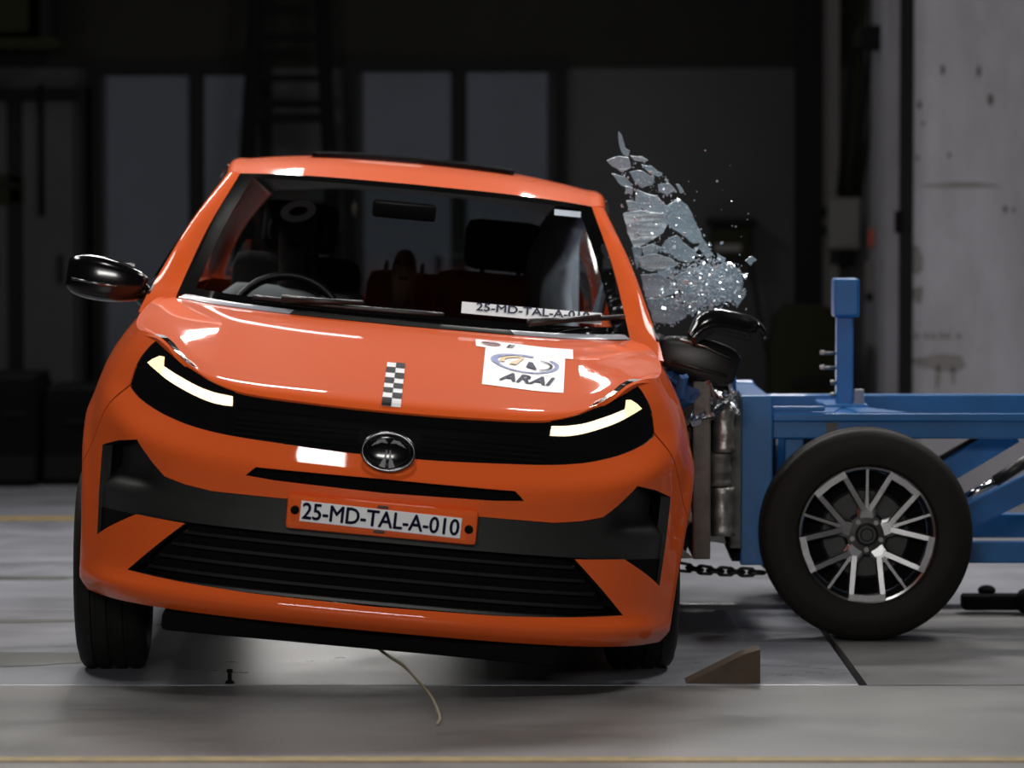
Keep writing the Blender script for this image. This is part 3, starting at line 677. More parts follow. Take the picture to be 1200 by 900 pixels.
# curvature of the glass
WG[:, :, 1] -= .035 * np.sin(np.pi * np.linspace(0, 1, 49))[:, None] * (1 - u ** 2)
b0, b1, c0 = 3, 46, 4
wg = grid_mesh(WG, 'windscreen', 'windscreen_glass', car, 0, (b0, b1, c0, 80 - c0))
fm = MB()
def addg(G, sub):
    G = G[sub[0]:sub[1] + 1, sub[2]:sub[3] + 1]; nv, nu = G.shape[:2]
    fm.add([tuple(p) for p in G.reshape(-1, 3)], [(j * nu + i, j * nu + i + 1, (j + 1) * nu + i + 1, (j + 1) * nu + i) for j in range(nv - 1) for i in range(nu - 1)])
for sub in ((0, b0, 0, 80), (b1, 48, 0, 80), (b0, b1, 0, c0), (b0, b1, 80 - c0, 80)): addg(WG, sub)
fm.build('windscreen_border', 'frit_black', car, True)
# pillars and roof
for sg in (1, -1):
    A, B = (wside, pout) if sg > 0 else (mir(wside), mir(pout))
    A, B = resample(A, 30), resample(B, 30); G = np.zeros((30, 8, 3))
    for i in range(8):
        t = i / 7; G[:, i] = A * (1 - t) + B * t
        bul = .022 * math.sin(math.pi * t) ** .8 * np.clip(np.linspace(0, 1, 30) * 3.5, .12, 1); G[:, i, 0] += sg * bul * .6; G[:, i, 1] -= bul * .8; G[:, i, 2] += bul * .3
    ext = G[0] - (G[3] - G[0]) / np.linalg.norm(G[3] - G[0], axis=1, keepdims=True) * .07; ext[:, 2] -= .012; G = np.concatenate([ext[None], G], 0)
    if sg < 0: G = G[:, ::-1]
    grid_mesh(G, 'windscreen_pillar', 'paint', car, .012, inner='seat_black')
    B2 = B.copy(); B2[:, 0] -= sg * .03; B2[:, 1] += .045
    G = np.stack([B, (B + B2) / 2 + np.array([sg * .004, 0, 0]), B2], 1)
    if sg < 0: G = G[:, ::-1]
    grid_mesh(G, 'pillar_seal', 'satin_black', car, .008)
rs = catmull([(.562, 1.85, 1.403), (.562, 2.05, 1.440), (.56, 2.4, 1.455), (.545, 2.9, 1.44), (.48, 3.5, 1.37)])
rr = catmull([(0, 3.60, 1.40), (.25, 3.58, 1.395), (.48, 3.5, 1.37)])
RG = coons(both(head_h), both(rr), mir(rs), rs, 61, 61)
uu = np.linspace(-1, 1, 61)[None, :]; vv = np.linspace(0, 1, 61)[:, None]
RG[:, :, 2] += .022 * (1 - uu ** 2) * np.sin(np.pi * vv) ** .7
roof = grid_mesh(RG, 'roof', 'paint', car, .012, inner='seat_black')
rail = catmull([tuple(pout[-1]), (.615, 2.10, 1.415), (.615, 2.4, 1.425), (.60, 2.9, 1.41), (.53, 3.5, 1.335)])
for sg in (1, -1):
    A, B = resample(rs, 40), resample(rail, 40)
    if sg < 0: A, B = mir(A), mir(B)
    G = np.zeros((40, 7, 3))
    for i in range(7):
        t = i / 6; G[:, i] = A * (1 - t) + B * t; G[:, i, 0] += sg * .012 * math.sin(math.pi * t); G[:, i, 2] += .010 * math.sin(math.pi * t)
    if sg < 0: G = G[:, ::-1]
    grid_mesh(G, 'cant_rail', 'paint', car, .012, inner='seat_black')
    # side glazing
    n = 60; bel = np.array([pos(sg * s, ztop(s)) for s in np.linspace(s_of_y(1.36), s_of_y(3.5), n)]); rl = resample(np.vstack([pout[::-1][:1], rail]) if False else rail, n)
    pr = resample(np.vstack([pout[2:], rail[1:]]), n)
    if sg < 0: pr = mir(pr)
    G = np.zeros((n, 10, 3))
    for i in range(10):
        t = i / 9; G[:, i] = bel * (1 - t) + pr * t; G[:, i, 0] += sg * .03 * math.sin(math.pi * t)
    if sg < 0: G = G[:, ::-1]
    yb = [k for k in range(n) if bel[k, 1] < 2.27][-1]; yc = [k for k in range(n) if bel[k, 1] < 2.40][-1]; ye = [k for k in range(n) if bel[k, 1] < 3.1][-1]
    if sg < 0: grid_mesh(G, 'front_side_window', 'tinted_glass', car, 0, (1, yb, 0, 9))
    grid_mesh(G, 'door_pillar', 'satin_black', car, .01, (yb, yc, 0, 9)); grid_mesh(G, 'rear_side_window', 'tinted_glass', car, 0, (yc, ye, 0, 9)); grid_mesh(G, 'rear_pillar', 'paint', car, .012, (ye, n - 1, 0, 9))
# tailgate glass
tb = np.array([pos(s, ztop(s)) for s in np.linspace(s_of_y(3.5), SMAX, 30)])[::-1]; tb[0, 0] = 0
rt = np.vstack([rr, [tuple(rail[-1])]])
TG = coons(both(tb), both(rt), np.array([mir(tb)[-1], mir(rt)[-1]]), np.array([tb[-1], rt[-1]]), 41, 13)
grid_mesh(TG, 'tailgate_window', 'tinted_glass', car, 0)
# black glazed roof panel
i0, i1, j0, j1 = 13, 46, 18, 40
SG = RG.copy(); SG[:, :, 2] += .014
grid_mesh(SG, 'roof_panel', 'gloss_black', car, .014, (i0, i1, 12, 46))
# cowl strips between bonnet and glass
ca, cb_ = resample(both(rear_h), 81), resample(both(cowl_h), 81)
for x0, x1, m_, f in ((4, 24, 'cowl_sheen', 1.0), (24, 56, 'trim_dark', .8), (56, 77, 'cowl_sheen', 1.0)):
    A = ca[x0:x1 + 1].copy(); B = cb_[x0:x1 + 1].copy(); A[:, 2] += .002; B[:, 2] += .004; A[:, 1] += .004
    G = np.stack([A, (A + B) / 2 + np.array([0, 0, .006]), B], 0); grid_mesh(G, 'cowl_panel', m_, car, .01)
# wipers
bw = BVHTree.FromPolygons([tuple(p) for p in WG.reshape(-1, 3)], [(j * 81 + i, j * 81 + i + 1, (j + 1) * 81 + i + 1, (j + 1) * 81 + i) for j in range(48) for i in range(80)])
def on_glass(x, z, o=.004):
    h = bw.ray_cast(Vector((x, 0, z)), Vector((0, 1, 0)))
    if h[0] is None:
        k = bw.find_nearest(Vector((x, 1.3, z))); return k[0] - Vector((0, .02, 0))
    n_ = h[1] if h[1].y < 0 else -h[1]; return h[0] + n_ * o
def wiper(pts, arm):
    P = [on_glass(x, z, .012) for x, z in catmull([(a, b, 0) for a, b in pts], 6)[:, :2]]
    o = MB().tube(P, .008, 8).build('wiper_blade', 'satin_black', car, True)
    MB().tube([on_glass(x, z, .03) for x, z in arm], [.013, .010, .007], 8).build('wiper_arm', 'satin_black', o, True)
wiper([(.43, 1.040), (.55, 1.054), (.665, 1.068)], [(.37, 1.016), (.47, 1.030), (.58, 1.052)])
wiper([(-.45, 1.028), (-.22, 1.026), (.12, 1.030)], [(-.36, 1.018), (-.25, 1.022), (-.12, 1.03)])
# windscreen paper strip with the test number
def strip_on_glass(x0, x1, zc, hz, name, m, o=.003, n=24, tilt=0):
    V = []
    for i in range(n + 1):
        x = x0 + (x1 - x0) * i / n; dz = tilt * (x - x0); V += [on_glass(x, zc - hz + dz, o), on_glass(x, zc + hz + dz, o)]
    return MB().add(V, [(2 * i, 2 * i + 2, 2 * i + 3, 2 * i + 1) for i in range(n)]).build(name, m, car)
ns = strip_on_glass(.172, .60, 1.064, .0165, 'windscreen_label', 'white_decal')
me = fatten(text_mesh('25-MD-TAL-A-010', .052, 0, 0, 1.0, 1.0), .0010)
for vtx in me.vertices: vtx.co = on_glass(.388 + vtx.co.x * .86, 1.0668 + vtx.co.y * .60, .006)
link('lettering', me, 'navy_print', ns)
strip_on_glass(.440, .525, 1.372, .009, 'windscreen_sticker', 'airbag')
# ---- decals draped over the bonnet
bh = BVHTree.FromPolygons([tuple(p) for p in H.reshape(-1, 3)], [(j * 81 + i, j * 81 + i + 1, (j + 1) * 81 + i + 1, (j + 1) * 81 + i) for j in range(48) for i in range(80)])
def on_hood(x, y, o):
    h = bh.ray_cast(Vector((x, y, 2)), Vector((0, 0, -1)))
    if h[0] is None:
        k = bh.find_nearest(Vector((x, y, .85))); return k[0] + Vector((0, -o * .7, o * .7))
    n_ = h[1] if h[1].z > 0 else -h[1]; return h[0] + n_ * o
def bil(q, a, b):    # q: TL TR BR BL, a across 0..1, b down 0..1
    (x0, y0), (x1, y1), (x2, y2), (x3, y3) = q
    return ((x0 * (1 - a) + x1 * a) * (1 - b) + (x3 * (1 - a) + x2 * a) * b, (y0 * (1 - a) + y1 * a) * (1 - b) + (y3 * (1 - a) + y2 * a) * b)
def drape_quad(q, name, m, o, parent=car, n=12, k=12):
    V = [on_hood(*bil(q, i / n, j / k), o) for j in range(k + 1) for i in range(n + 1)]
    return MB().add(V, [(j * (n + 1) + i, j * (n + 1) + i + 1, (j + 1) * (n + 1) + i + 1, (j + 1) * (n + 1) + i) for j in range(k) for i in range(n)]).build(name, m, parent)
def drape_uv(uvs, faces, q, name, m, o, parent):
    return MB().add([on_hood(*bil(q, a, b), o) for a, b in uvs], faces).build(name, m, parent)
QS = [(.250, .800), (.484, .790), (.473, .335), (.242, .343)]
stk = drape_quad(QS, 'hood_sticker', 'white_decal', .0015)
QB = [(.219, .850), (.507, .838), (.505, .690), (.221, .745)]
ban = drape_quad(QB, 'hood_banner', 'white_decal', .0020)
def ering(cx, cy, rx, ry, wd, a0, a1, q, m, o, parent, n=30, name='print_mark', taper=0):
    uv = []
    for i in range(n + 1):
        t = i / n; a = R(a0 + (a1 - a0) * t); w_ = wd * (1 - taper * t)
        uv += [(cx + rx * math.cos(a), cy + ry * math.sin(a)), (cx + (rx - w_) * math.cos(a), cy + (ry - w_ * ry / rx) * math.sin(a))]
    return drape_uv(uv, [(2 * i, 2 * i + 2, 2 * i + 3, 2 * i + 1) for i in range(n)], q, name, m, o, parent)
ering(.48, .42, .40, .20, .085, 150, 290, QS, 'blue_print', .0035, stk)
ering(.52, .44, .41, .21, .05, -40, 175, QS, 'blue_print', .0032, stk)
ering(.50, .43, .31, .15, .06, 165, 260, QS, 'gold_print', .0040, stk)
ering(.55, .45, .30, .14, .03, -60, 60, QS, 'navy_print', .0040, stk)
drape_uv([(.30, .50), (.47, .30), (.50, .30), (.40, .50)], [(0, 1, 2, 3)], QS, 'print_mark', 'gold_print', .0045, stk)
drape_uv([(.52, .52), (.55, .40), (.60, .40), (.66, .56)], [(0, 1, 2, 3)], QS, 'print_mark', 'navy_print', .0045, stk)
def drape_text(body, q, cx, cy, size, sxy, m, o, parent, shear=0, bold=0):
    me = text_mesh(body, 1.0, shear, 0)
    if bold: me = fatten(me, bold)
    for vtx in me.vertices: vtx.co = on_hood(*bil(q, cx + vtx.co.x * size * sxy, cy - vtx.co.y * size), o)
    me.name = 'lettering'; return link('lettering', me, m, parent)
drape_text('ARAI', QS, .52, .80, .235, 1.22, 'navy_print', .0035, stk, .35, .03)
drape_quad([bil(QS, .24, .655), bil(QS, .84, .675), bil(QS, .84, .682), bil(QS, .24, .662)], 'print_line', 'strip_grey', .0035, stk, 8, 1)
ering(.16, .45, .10, .26, .06, 0, 360, QB, 'red_print', .0040, ban); drape_quad([bil(QB, .08, .42), bil(QB, .24, .42), bil(QB, .24, .55), bil(QB, .08, .55)], 'print_mark', 'navy_print', .0042, ban, 3, 3)
drape_text('E', QB, .345, .5, .55, .28, 'black_print', .0040, ban, .3, .02)
drape_text('UROPE', QB, .60, .5, .0001, .28, 'black_print', .004, ban) if False else None
# black and white ladder tape on the bonnet nose
tape = drape_quad([(-.029, .46), (.022, .46), (.022, .082), (-.031, .082)], 'scale_tape', 'white_decal', .0015, car, 2, 24)
QT = [(-.029, .46), (.022, .46), (.022, .082), (-.031, .082)]
for r_ in range(8):
    b0_ = r_ / 8.0
    c_ = (r_ + 1) % 2
    drape_quad([bil(QT, .5 * c_, b0_), bil(QT, .5 * c_ + .5, b0_), bil(QT, .5 * c_ + .5, b0_ + .125), bil(QT, .5 * c_, b0_ + .125)], 'tape_square', 'black_print', .0030, tape, 1, 4)

# ---- door mirrors
def mirror_body(name, c, rot, sx, sy, sz, m, parent):
    V = []; Fs = []; ns_, nk = 14, 24
    for i in range(ns_ + 1):
        t = i / ns_; e = math.sin(math.pi * min(max(t * .94 + .03, 0), 1)) ** .24
        hz = sz * e * (1 - .28 * t); hy = sy * e * (1 - .15 * t); zc = -.12 * sz * t
        for k in range(nk):
            a = 2 * math.pi * k / nk; ca_, sa_ = math.cos(a), math.sin(a)
            V.append((-sx + 2 * sx * t, hy * math.copysign(abs(ca_) ** .55, ca_), zc + hz * math.copysign(abs(sa_) ** .5, sa_)))
    for i in range(ns_): Fs += [(i * nk + k, i * nk + (k + 1) % nk, (i + 1) * nk + (k + 1) % nk, (i + 1) * nk + k) for k in range(nk)]
    Fs += [tuple(range(nk - 1, -1, -1)), tuple(ns_ * nk + k for k in range(nk))]
    mb = MB().add([Vector(c) + rot @ Vector(p) for p in V], Fs); return mb.build(name, m, parent, True)
I3 = Matrix.Identity(3)
ml = mirror_body('door_mirror', (-.915, 1.40, 1.045), Matrix.Rotation(R(3), 3, 'Y'), .122, .07, .078, 'gloss_black', car)
MB().tube([(-.83, 1.40, 1.03), (-.79, 1.42, .99), (-.745, 1.45, .975)], [.035, .03, .04], 12).build('mirror_stalk', 'gloss_black', ml, True)
MB().box((-.92, 1.466, 1.045), (.16, .012, .10), bev=.001).build('mirror_glass', 'chrome_dark', ml)
MB().tube([(-1.02, 1.345, 1.035), (-.96, 1.33, 1.03), (-.88, 1.335, 1.022)], .004, 6).build('indicator_line', 'chrome_dark', ml, True)
RM = Matrix.Rotation(R(12), 3, 'Y')
mr = mirror_body('door_mirror', (.912, 1.42, .970), RM @ Matrix.Rotation(R(180), 3, 'Z'), .128, .080, .078, 'satin_black', car)
MB().tube([(.80, 1.42, .985), (.765, 1.45, .975), (.72, 1.48, .965)], [.05, .055, .06], 12).build('mirror_stalk', 'satin_black', mr, True)
MB().tube([(.85, 1.335, 1.023), (.93, 1.325, 1.010), (1.01, 1.345, .98)], .006, 6).build('housing_rim', 'steel', mr, True)
MB().tube([(.83, 1.335, .955), (.92, 1.325, .940), (1.005, 1.345, .925)], .006, 6).build('housing_rim', 'trim_dark', mr, True)

# ---- car wheels stand upright on the floor while the body leans
MI = MC.inverted()
def place_wheel(X, Y, face, toe=0):
    wv_ = make_wheel(.297, .19, .195, car); wv_.matrix_local = MI @ Matrix.Translation((X, Y, .297)) @ Matrix.Rotation(R(toe), 4, 'Z') @ Matrix.Rotation(R(-90 if face < 0 else 90), 4, 'Z'); return wv_
place_wheel(-1.165, .79, -1, 2)
place_wheel(.372, .79, 1, 2)
place_wheel(-1.165 - .075, 3.16, -1); place_wheel(.372 - .09, 3.16, 1)

# ---- cabin
MB().box((0, 1.42, .88), (1.32, .48, .20), bev=.07).build('dashboard', 'satin_black', car, True)
MB().box((0, 1.30, .985), (.5, .12, .03), bev=.012).build('dashboard_hood', 'satin_black', car, True)
def seat(x, y, kind, w_=.46):
    b = MB().box((x, y, .52), (w_, .50, .16), bev=.06).build('seat_cushion', 'seat_black', car, True)
    bk = MB(); M = Matrix.Rotation(R(-14), 3, 'X'); bk.box((x, y + .30, .86), (w_ * .92, .13, .60), M, bev=.055); bk.build('seat_backrest', kind, car, True)
    h = MB(); h.box((x, y + .38, 1.245), (.25, .09, .17), M, bev=.04); ho = h.build('head_restraint', 'seat_black', car, True)
    for dx in (-.06, .06): MB().tube([(x + dx, y + .36, 1.18), (x + dx, y + .33, 1.08)], .008, 8).build('restraint_post', 'steel', ho, True)
seat(-.37, 1.95, 'seat_black'); seat(.30, 1.95, 'seat_orange')
MB().box((0, 2.85, .50), (1.20, .5, .18), bev=.06).build('rear_seat_cushion', 'seat_black', car, True)
for x in (-.37, .05, .42): MB().box((x, 3.12, .83), (.40, .13, .58), Matrix.Rotation(R(-16), 3, 'X'), bev=.05).build('rear_backrest', 'seat_orange' if x > 0 else 'seat_black', car, True)
sw_ = MB(); c = Vector((-.37, 1.72, .93)); M = Matrix.Rotation(R(-25), 3, 'X')
sw_.tube([c + M @ Vector((.18 * math.cos(2 * math.pi * k / 32), 0, .18 * math.sin(2 * math.pi * k / 32))) for k in range(32)], .015, 8, closed=True); so = sw_.build('steering_wheel', 'satin_black', car, True)
MB().box(c, (.13, .05, .10), M, bev=.02).build('steering_hub', 'satin_black', so, True)
for a in (180, 0, 270): MB().tube([c + M @ Vector((.05 * math.cos(R(a)), 0, .05 * math.sin(R(a)))), c + M @ Vector((.175 * math.cos(R(a)), 0, .175 * math.sin(R(a))))], .014, 8).build('steering_spoke', 'satin_black', so, True)
MB().box((-.03, 1.66, 1.335), (.20, .03, .055), bev=.012).build('rear_view_mirror', 'satin_black', car, True)
# deployed curtain airbag on the struck side
cm = bmesh.new(); bmesh.ops.create_grid(cm, x_segments=36, y_segments=18, size=.5)
for vt in cm.verts:
    a, b = vt.co.x + .5, vt.co.y + .5; y = 1.93 + a * 1.0; z = .90 + b * (.44 + .04 * min(1, a * 4))
    f = math.sin(math.pi * b) ** .5 * (.13 + .025 * math.sin(a * 22) + .015 * noise.noise((a * 7, b * 5, 1))) * math.sin(math.pi * min(1, a * 1.0 + .02)) ** .3
    vt.co = (.605 - .04 * b - f, y, z)
me = bpy.data.meshes.new('curtain_airbag'); cm.to_mesh(me); cm.free(); ab = link('curtain_airbag', me, 'airbag', car, True); md = ab.modifiers.new('thick', 'SOLIDIFY'); md.thickness = .05

# ================================================================== dummies
def skin_fig(name, nodes, edges, m, parent, sub=2):
    me = bpy.data.meshes.new(name); me.from_pydata([n_[0] for n_ in nodes], edges, []); o = link(name, me, m, parent)
    o.modifiers.new('skin', 'SKIN'); md = o.modifiers.new('sub', 'SUBSURF'); md.levels = md.render_levels = sub
    for i, d in enumerate(me.skin_vertices[0].data): d.radius = nodes[i][1] if isinstance(nodes[i][1], tuple) else (nodes[i][1],) * 2; d.use_root = i == 0
    o.modifiers['skin'].use_smooth_shade = True
    return o
def dummy(name, base, k, label, skin, shirt, pose):
    r = empty(name); r.matrix_world = MC @ Matrix.Translation(base); tag(r, label, 'crash dummy')
    S = k
    N = [((0, 0, .08), .12), ((0, .04, .25), .115), ((0, .08, .43), .13), ((0, .09, .54), .07), ((0, .09, .60), .05), ((0, .065, .67), (.068, .085)), ((0, .06, .76), (.085, .098)), ((0, .065, .84), (.06, .07)),
         ((-.17, .08, .49), .062), (pose[0], .045), (pose[1], .033), (pose[2], .036),
         ((.17, .08, .49), .062), (pose[3], .045), (pose[4], .033), (pose[5], .036),
         ((-.10, -.12, .07), .085), ((-.13, -.42, .12), .065), ((-.13, -.50, -.18), .045), ((.10, -.12, .07), .085), ((.13, -.42, .12), .065), ((.13, -.50, -.18), .045),
         ((0, -.035, .735), .018)]
    E = [(0, 1), (1, 2), (2, 3), (3, 4), (4, 5), (5, 6), (6, 7), (2, 8), (8, 9), (9, 10), (10, 11), (2, 12), (12, 13), (13, 14), (14, 15), (0, 16), (16, 17), (17, 18), (0, 19), (19, 20), (20, 21), (6, 22)]
    N = [(tuple(c_ * S for c_ in p), tuple(q * S for q in rr_) if isinstance(rr_, tuple) else rr_ * S) for p, rr_ in N]
    skin_fig('body', N, E, skin, r)
    T = [0, 1, 2, 8, 9, 12, 13]; mp = {o_: i for i, o_ in enumerate(T)}
    sh_ = skin_fig('shirt', [(N[i][0], (N[i][1] if not isinstance(N[i][1], tuple) else N[i][1][0]) * 1.13) for i in T], [(mp[a], mp[b]) for a, b in E if a in mp and b in mp], shirt, r)
    for sx in (-1, 1): MB().ell((sx * .086 * S, .07 * S, .735 * S), (.012 * S, .025 * S, .035 * S), 10, 8).build('ear', skin, r, True)
    for sx in (-1, 1): MB().ell((sx * .033 * S, -.03 * S, .765 * S), (.013 * S, .008 * S, .008 * S), 10, 8).build('eye', 'void_black', r, True)
    MB().box((0, -.026 * S, .69 * S), (.045 * S, .012 * S, .008 * S), bev=.003 * S).build('mouth', 'void_black', r)
    return r
dd = dummy('crash_test_dummy', (-.37, 2.02, .50), 1.0, 'dark-faced driver dummy in a grey shirt with a white ring target on its head', 'dummy_dark', 'shirt_grey',
           [(-.25, -.05, .42), (-.17, -.26, .47), (-.13, -.31, .48), (.23, -.03, .38), (.17, -.25, .46), (.13, -.31, .47)])
rg = MB(); n = 36; M = Matrix.Rotation(R(-16), 3, 'Y') @ Matrix.Rotation(R(6), 3, 'X')
for rad_, nm in ((1, 0),):
    V = []
    for k in range(n):
        a = 2 * math.pi * k / n; V += [Vector((0, -.075, .80)) + M @ Vector((.058 * math.cos(a), -.004, .034 * math.sin(a))), Vector((0, -.075, .80)) + M @ Vector((.030 * math.cos(a), -.004, .014 * math.sin(a))), Vector((0, -.075, .80)) + M @ Vector((.058 * math.cos(a), 0, .034 * math.sin(a))), Vector((0, -.075, .80)) + M @ Vector((.030 * math.cos(a), 0, .014 * math.sin(a)))]
    for k in range(n): j = (k + 1) % n; rg.add([], []); rg.f += [(4 * k, 4 * k + 1, 4 * j + 1, 4 * j), (4 * k, 4 * j, 4 * j + 2, 4 * k + 2), (4 * k + 1, 4 * k + 3, 4 * j + 3, 4 * j + 1)]
    rg.v = [tuple(p) for p in V]
rg.build('ring_target', 'white_decal', dd)
relax = [(-.22, .0, .30), (-.18, -.16, .20), (-.14, -.24, .18), (.22, .0, .30), (.18, -.16, .20), (.14, -.24, .18)]
dummy('child_dummy', (-.02, 2.80, .60), .72, 'pale-faced child dummy in the middle of the rear seat', 'skin', 'shirt_maroon', relax)
dummy('child_dummy', (.42, 2.76, .58), .72, 'pale-faced child dummy on the rear seat beside the airbag', 'skin', 'shirt_maroon', relax)
# ================================================================== barrier trolley
def at(px, py, Y):
    c, s = math.cos(math.atan(220 / 4650)), math.sin(math.atan(220 / 4650)); a, b = (px - 600) / 4650, (450 - py) / 4650
    v = Vector((a, c + b * s, -s + b * c)); return Vector((0, -10.8, 1.38)) + v * ((Y + 10.8) / v.y)
TB = Vector((1.1, 2.25, 0))
tr = tag(empty('barrier_trolley', TB), 'blue steel crash barrier trolley with alloy wheels hitting the car side', 'trolley')
def tbuild(mb, name, m, parent=tr, **k):
    mb.v = [(x - TB.x, y - TB.y, z - TB.z) for x, y, z in mb.v]; return mb.build(name, m, parent, **k)
def tbox(x0, x1, y0, y1, z0, z1, name, m='blue', parent=tr, bev=.005): return tbuild(MB().box(((x0 + x1) / 2, (y0 + y1) / 2, (z0 + z1) / 2), (x1 - x0, y1 - y0, z1 - z0), bev=bev), name, m, parent)
XE = 3.6
for y0 in (1.70, 2.68): tbox(.722, .823, y0, y0 + .10, .215, .752, 'end_post')
tbox(.735, .822, 1.80, 2.68, .66, .745, 'end_beam'); tbox(.735, .822, 1.80, 2.68, .24, .32, 'end_beam')
tbox(.823, XE, 1.74, 1.80, .613, .676, 'side_rail'); tbox(.823, XE, 2.68, 2.74, .630, .706, 'side_rail')
tbox(.823, XE, 1.725, 1.74, .668, .694, 'rail_flange'); tbox(.823, .99, 1.735, 1.765, .700, .716, 'rail_flange')
tbox(.823, XE, 1.80, 1.86, .212, .280, 'lower_rail'); tbox(.823, XE, 2.62, 2.68, .222, .304, 'lower_rail')
tbox(.866, .925, 1.76, 1.80, .28, .613, 'upright'); tbox(2.6, 2.66, 1.76, 1.80, .28, .613, 'upright'); tbox(.90, .955, 2.64, 2.69, .30, .63, 'upright')
for xa, xb in ((1.03, 1.13), (2.2, 2.3), (3.3, 3.4)): tbox(xa, xb, 1.80, 2.68, .650, .690, 'cross_member')
mb = MB(); mb.add([(.95, 1.80, .694), (1.02, 1.80, .694), (1.09, 2.2, .694), (1.05, 2.2, .694), (.95, 1.80, .688), (1.02, 1.80, .688), (1.09, 2.2, .688), (1.05, 2.2, .688)], [(0, 1, 2, 3), (7, 6, 5, 4), (0, 4, 5, 1), (1, 5, 6, 2), (2, 6, 7, 3), (3, 7, 4, 0)]); tbuild(mb, 'gusset', 'blue')
mb = MB(); mb.add([(1.10, 1.80, .694), (1.26, 1.80, .694), (1.12, 2.2, .694), (1.08, 2.2, .694), (1.10, 1.80, .688), (1.26, 1.80, .688), (1.12, 2.2, .688), (1.08, 2.2, .688)], [(0, 1, 2, 3), (7, 6, 5, 4), (0, 4, 5, 1), (1, 5, 6, 2), (2, 6, 7, 3), (3, 7, 4, 0)]); tbuild(mb, 'gusset', 'blue')
def brace(p, q, Y, wd, th, name='diagonal_brace', m='blue'):
    a, b = at(*p, Y), at(*q, Y); d = b - a; ang = math.atan2(d.z, d.x)
    return tbuild(MB().box((a + b) / 2, (d.length, th, wd), Matrix.Rotation(-ang, 3, 'Y'), bev=.004), name, m)
brace((1030, 596), (1186, 504), 2.05, .085, .06); brace((1040, 650), (1420, 425 + 40), 1.95, .080, .06)
tbuild(MB().tube([at(1128, 585, 1.90), at(1166, 564, 1.90)], .014, 12), 'damper_rod', 'alloy_bright', smooth=True)
tbuild(MB().tube([at(1166, 564, 1.90), at(1215, 533, 1.90)], .019, 12), 'damper_body', 'satin_black', smooth=True)
brace((1036, 575), (1145, 512), 1.98, .016, .03, 'brace_edge', 'frame_dark')
# mast with its cap
mast = tbox(1.062, 1.117, 2.17, 2.23, .69, .99, 'mast'); tbox(1.050, 1.134, 2.14, 2.26, .985, 1.112, 'mast_head', parent=tr, bev=.010)
tbox(1.02, 1.16, 2.10, 2.30, .690, .702, 'mast_foot', 'blue', tr, .003)
for z in (.866, .818): tbuild(MB().tube([(1.015, 2.2, z), (1.066, 2.2, z)], .005, 8), 'mast_pin', 'steel', smooth=True); tbuild(MB().box((1.018, 2.2, z + .002), (.016, .014, .014), bev=.002), 'pin_nut', 'steel')
for z in (.77, .73): tbuild(MB().tube([(1.045, 2.2, z), (1.066, 2.2, z)], .008, 8), 'mast_bolt', 'steel', smooth=True)
tbuild(MB().box((1.135, 2.16, .72), (.03, .05, .06), bev=.004), 'mast_clamp', 'strip_grey')
tbox(.995, 1.03, 1.737, 1.741, .622, .664, 'rail_label', 'box_grey', tr, 0)
# wheels
def twheel(X, Y, flip=False):
    wv = make_wheel(.33, .205, .215, tr); wv.location = Vector((X, Y, .33)) - TB
    if flip: wv.rotation_euler.z = math.pi
    return wv
twheel(1.102, 1.555); twheel(1.102, 2.92, True); twheel(3.3, 1.555); twheel(3.3, 2.92, True)
for X in (1.102, 3.3): tbuild(MB().tube([(X, 1.6, .33), (X, 2.9, .33)], .03, 12), 'axle', 'frame_dark', smooth=True); tbox(X - .04, X + .04, 1.76, 1.86, .25, .62, 'axle_hanger'); tbox(X - .04, X + .04, 2.62, 2.72, .25, .64, 'axle_hanger')
# deformable face
tbox(.686, .721, 1.66, 2.82, .272, .752, 'backing_plate', 'dusty_plate', tr, .004)
tbox(.557, .611, 1.38, 2.85, .263, .812, 'front_plate', 'dusty_plate', tr, .006)
tbox(.660, .722, 1.95, 2.7, .752, .80, 'top_block', 'blue'); tbox(.640, .708, 2.2, 2.75, .79, .845, 'top_block', 'blue')
for zc, hz, xc in ((.66, .07, .655), (.405, .075, .652), (.535, .05, .645)):
    for Y in (1.46, 1.62):
        mb = MB(); nn = 26; V = []; Fs = []
        for j in range(9):
            t = j / 8; rj = .033 + .003 * math.cos(t * 14) + (.004 if j in (0, 8) else 0)
            for k in range(nn):
                a = 2 * math.pi * k / nn; r_ = rj * (1 + .12 * noise.noise((math.cos(a) * 2, math.sin(a) * 2, zc * 9 + t * 3))); V.append((xc + r_ * math.cos(a), Y + r_ * math.sin(a), zc - hz + 2 * hz * t))
        for j in range(8): Fs += [(j * nn + k, j * nn + (k + 1) % nn, (j + 1) * nn + (k + 1) % nn, (j + 1) * nn + k) for k in range(nn)]
        Fs += [tuple(range(nn)), tuple(8 * nn + k for k in range(nn))]
        tbuild(mb.add(V, Fs), 'crush_tube', 'aluminium' if zc != .535 else 'dusty_plate', smooth=True)
def crumple(c, d, seed, m, name, amp=.02, n=9, freq=16):
    bm = bmesh.new(); bmesh.ops.create_cube(bm, size=1); bmesh.ops.subdivide_edges(bm, edges=bm.edges[:], cuts=n, use_grid_fill=True)
    V = []
    for v in bm.verts:
        p = Vector((c[0] + v.co.x * d[0], c[1] + v.co.y * d[1], c[2] + v.co.z * d[2])); q = p * freq + Vector((seed, 0, 0))
        V.append(p + Vector((noise.cell(q) - .5, noise.cell(q + Vector((9, 2, 1))) - .5, noise.cell(q + Vector((3, 7, 5))) - .5)) * amp * 1.4 + noise.noise_vector(q * .6) * amp)
    mb = MB().add(V, [[v.index for v in f.verts] for f in bm.faces]); bm.free(); return tbuild(mb, name, m)
crumple((.44, 2.1, .52), (.22, 1.25, .46), 1, 'aluminium', 'honeycomb_block', .02, 10)
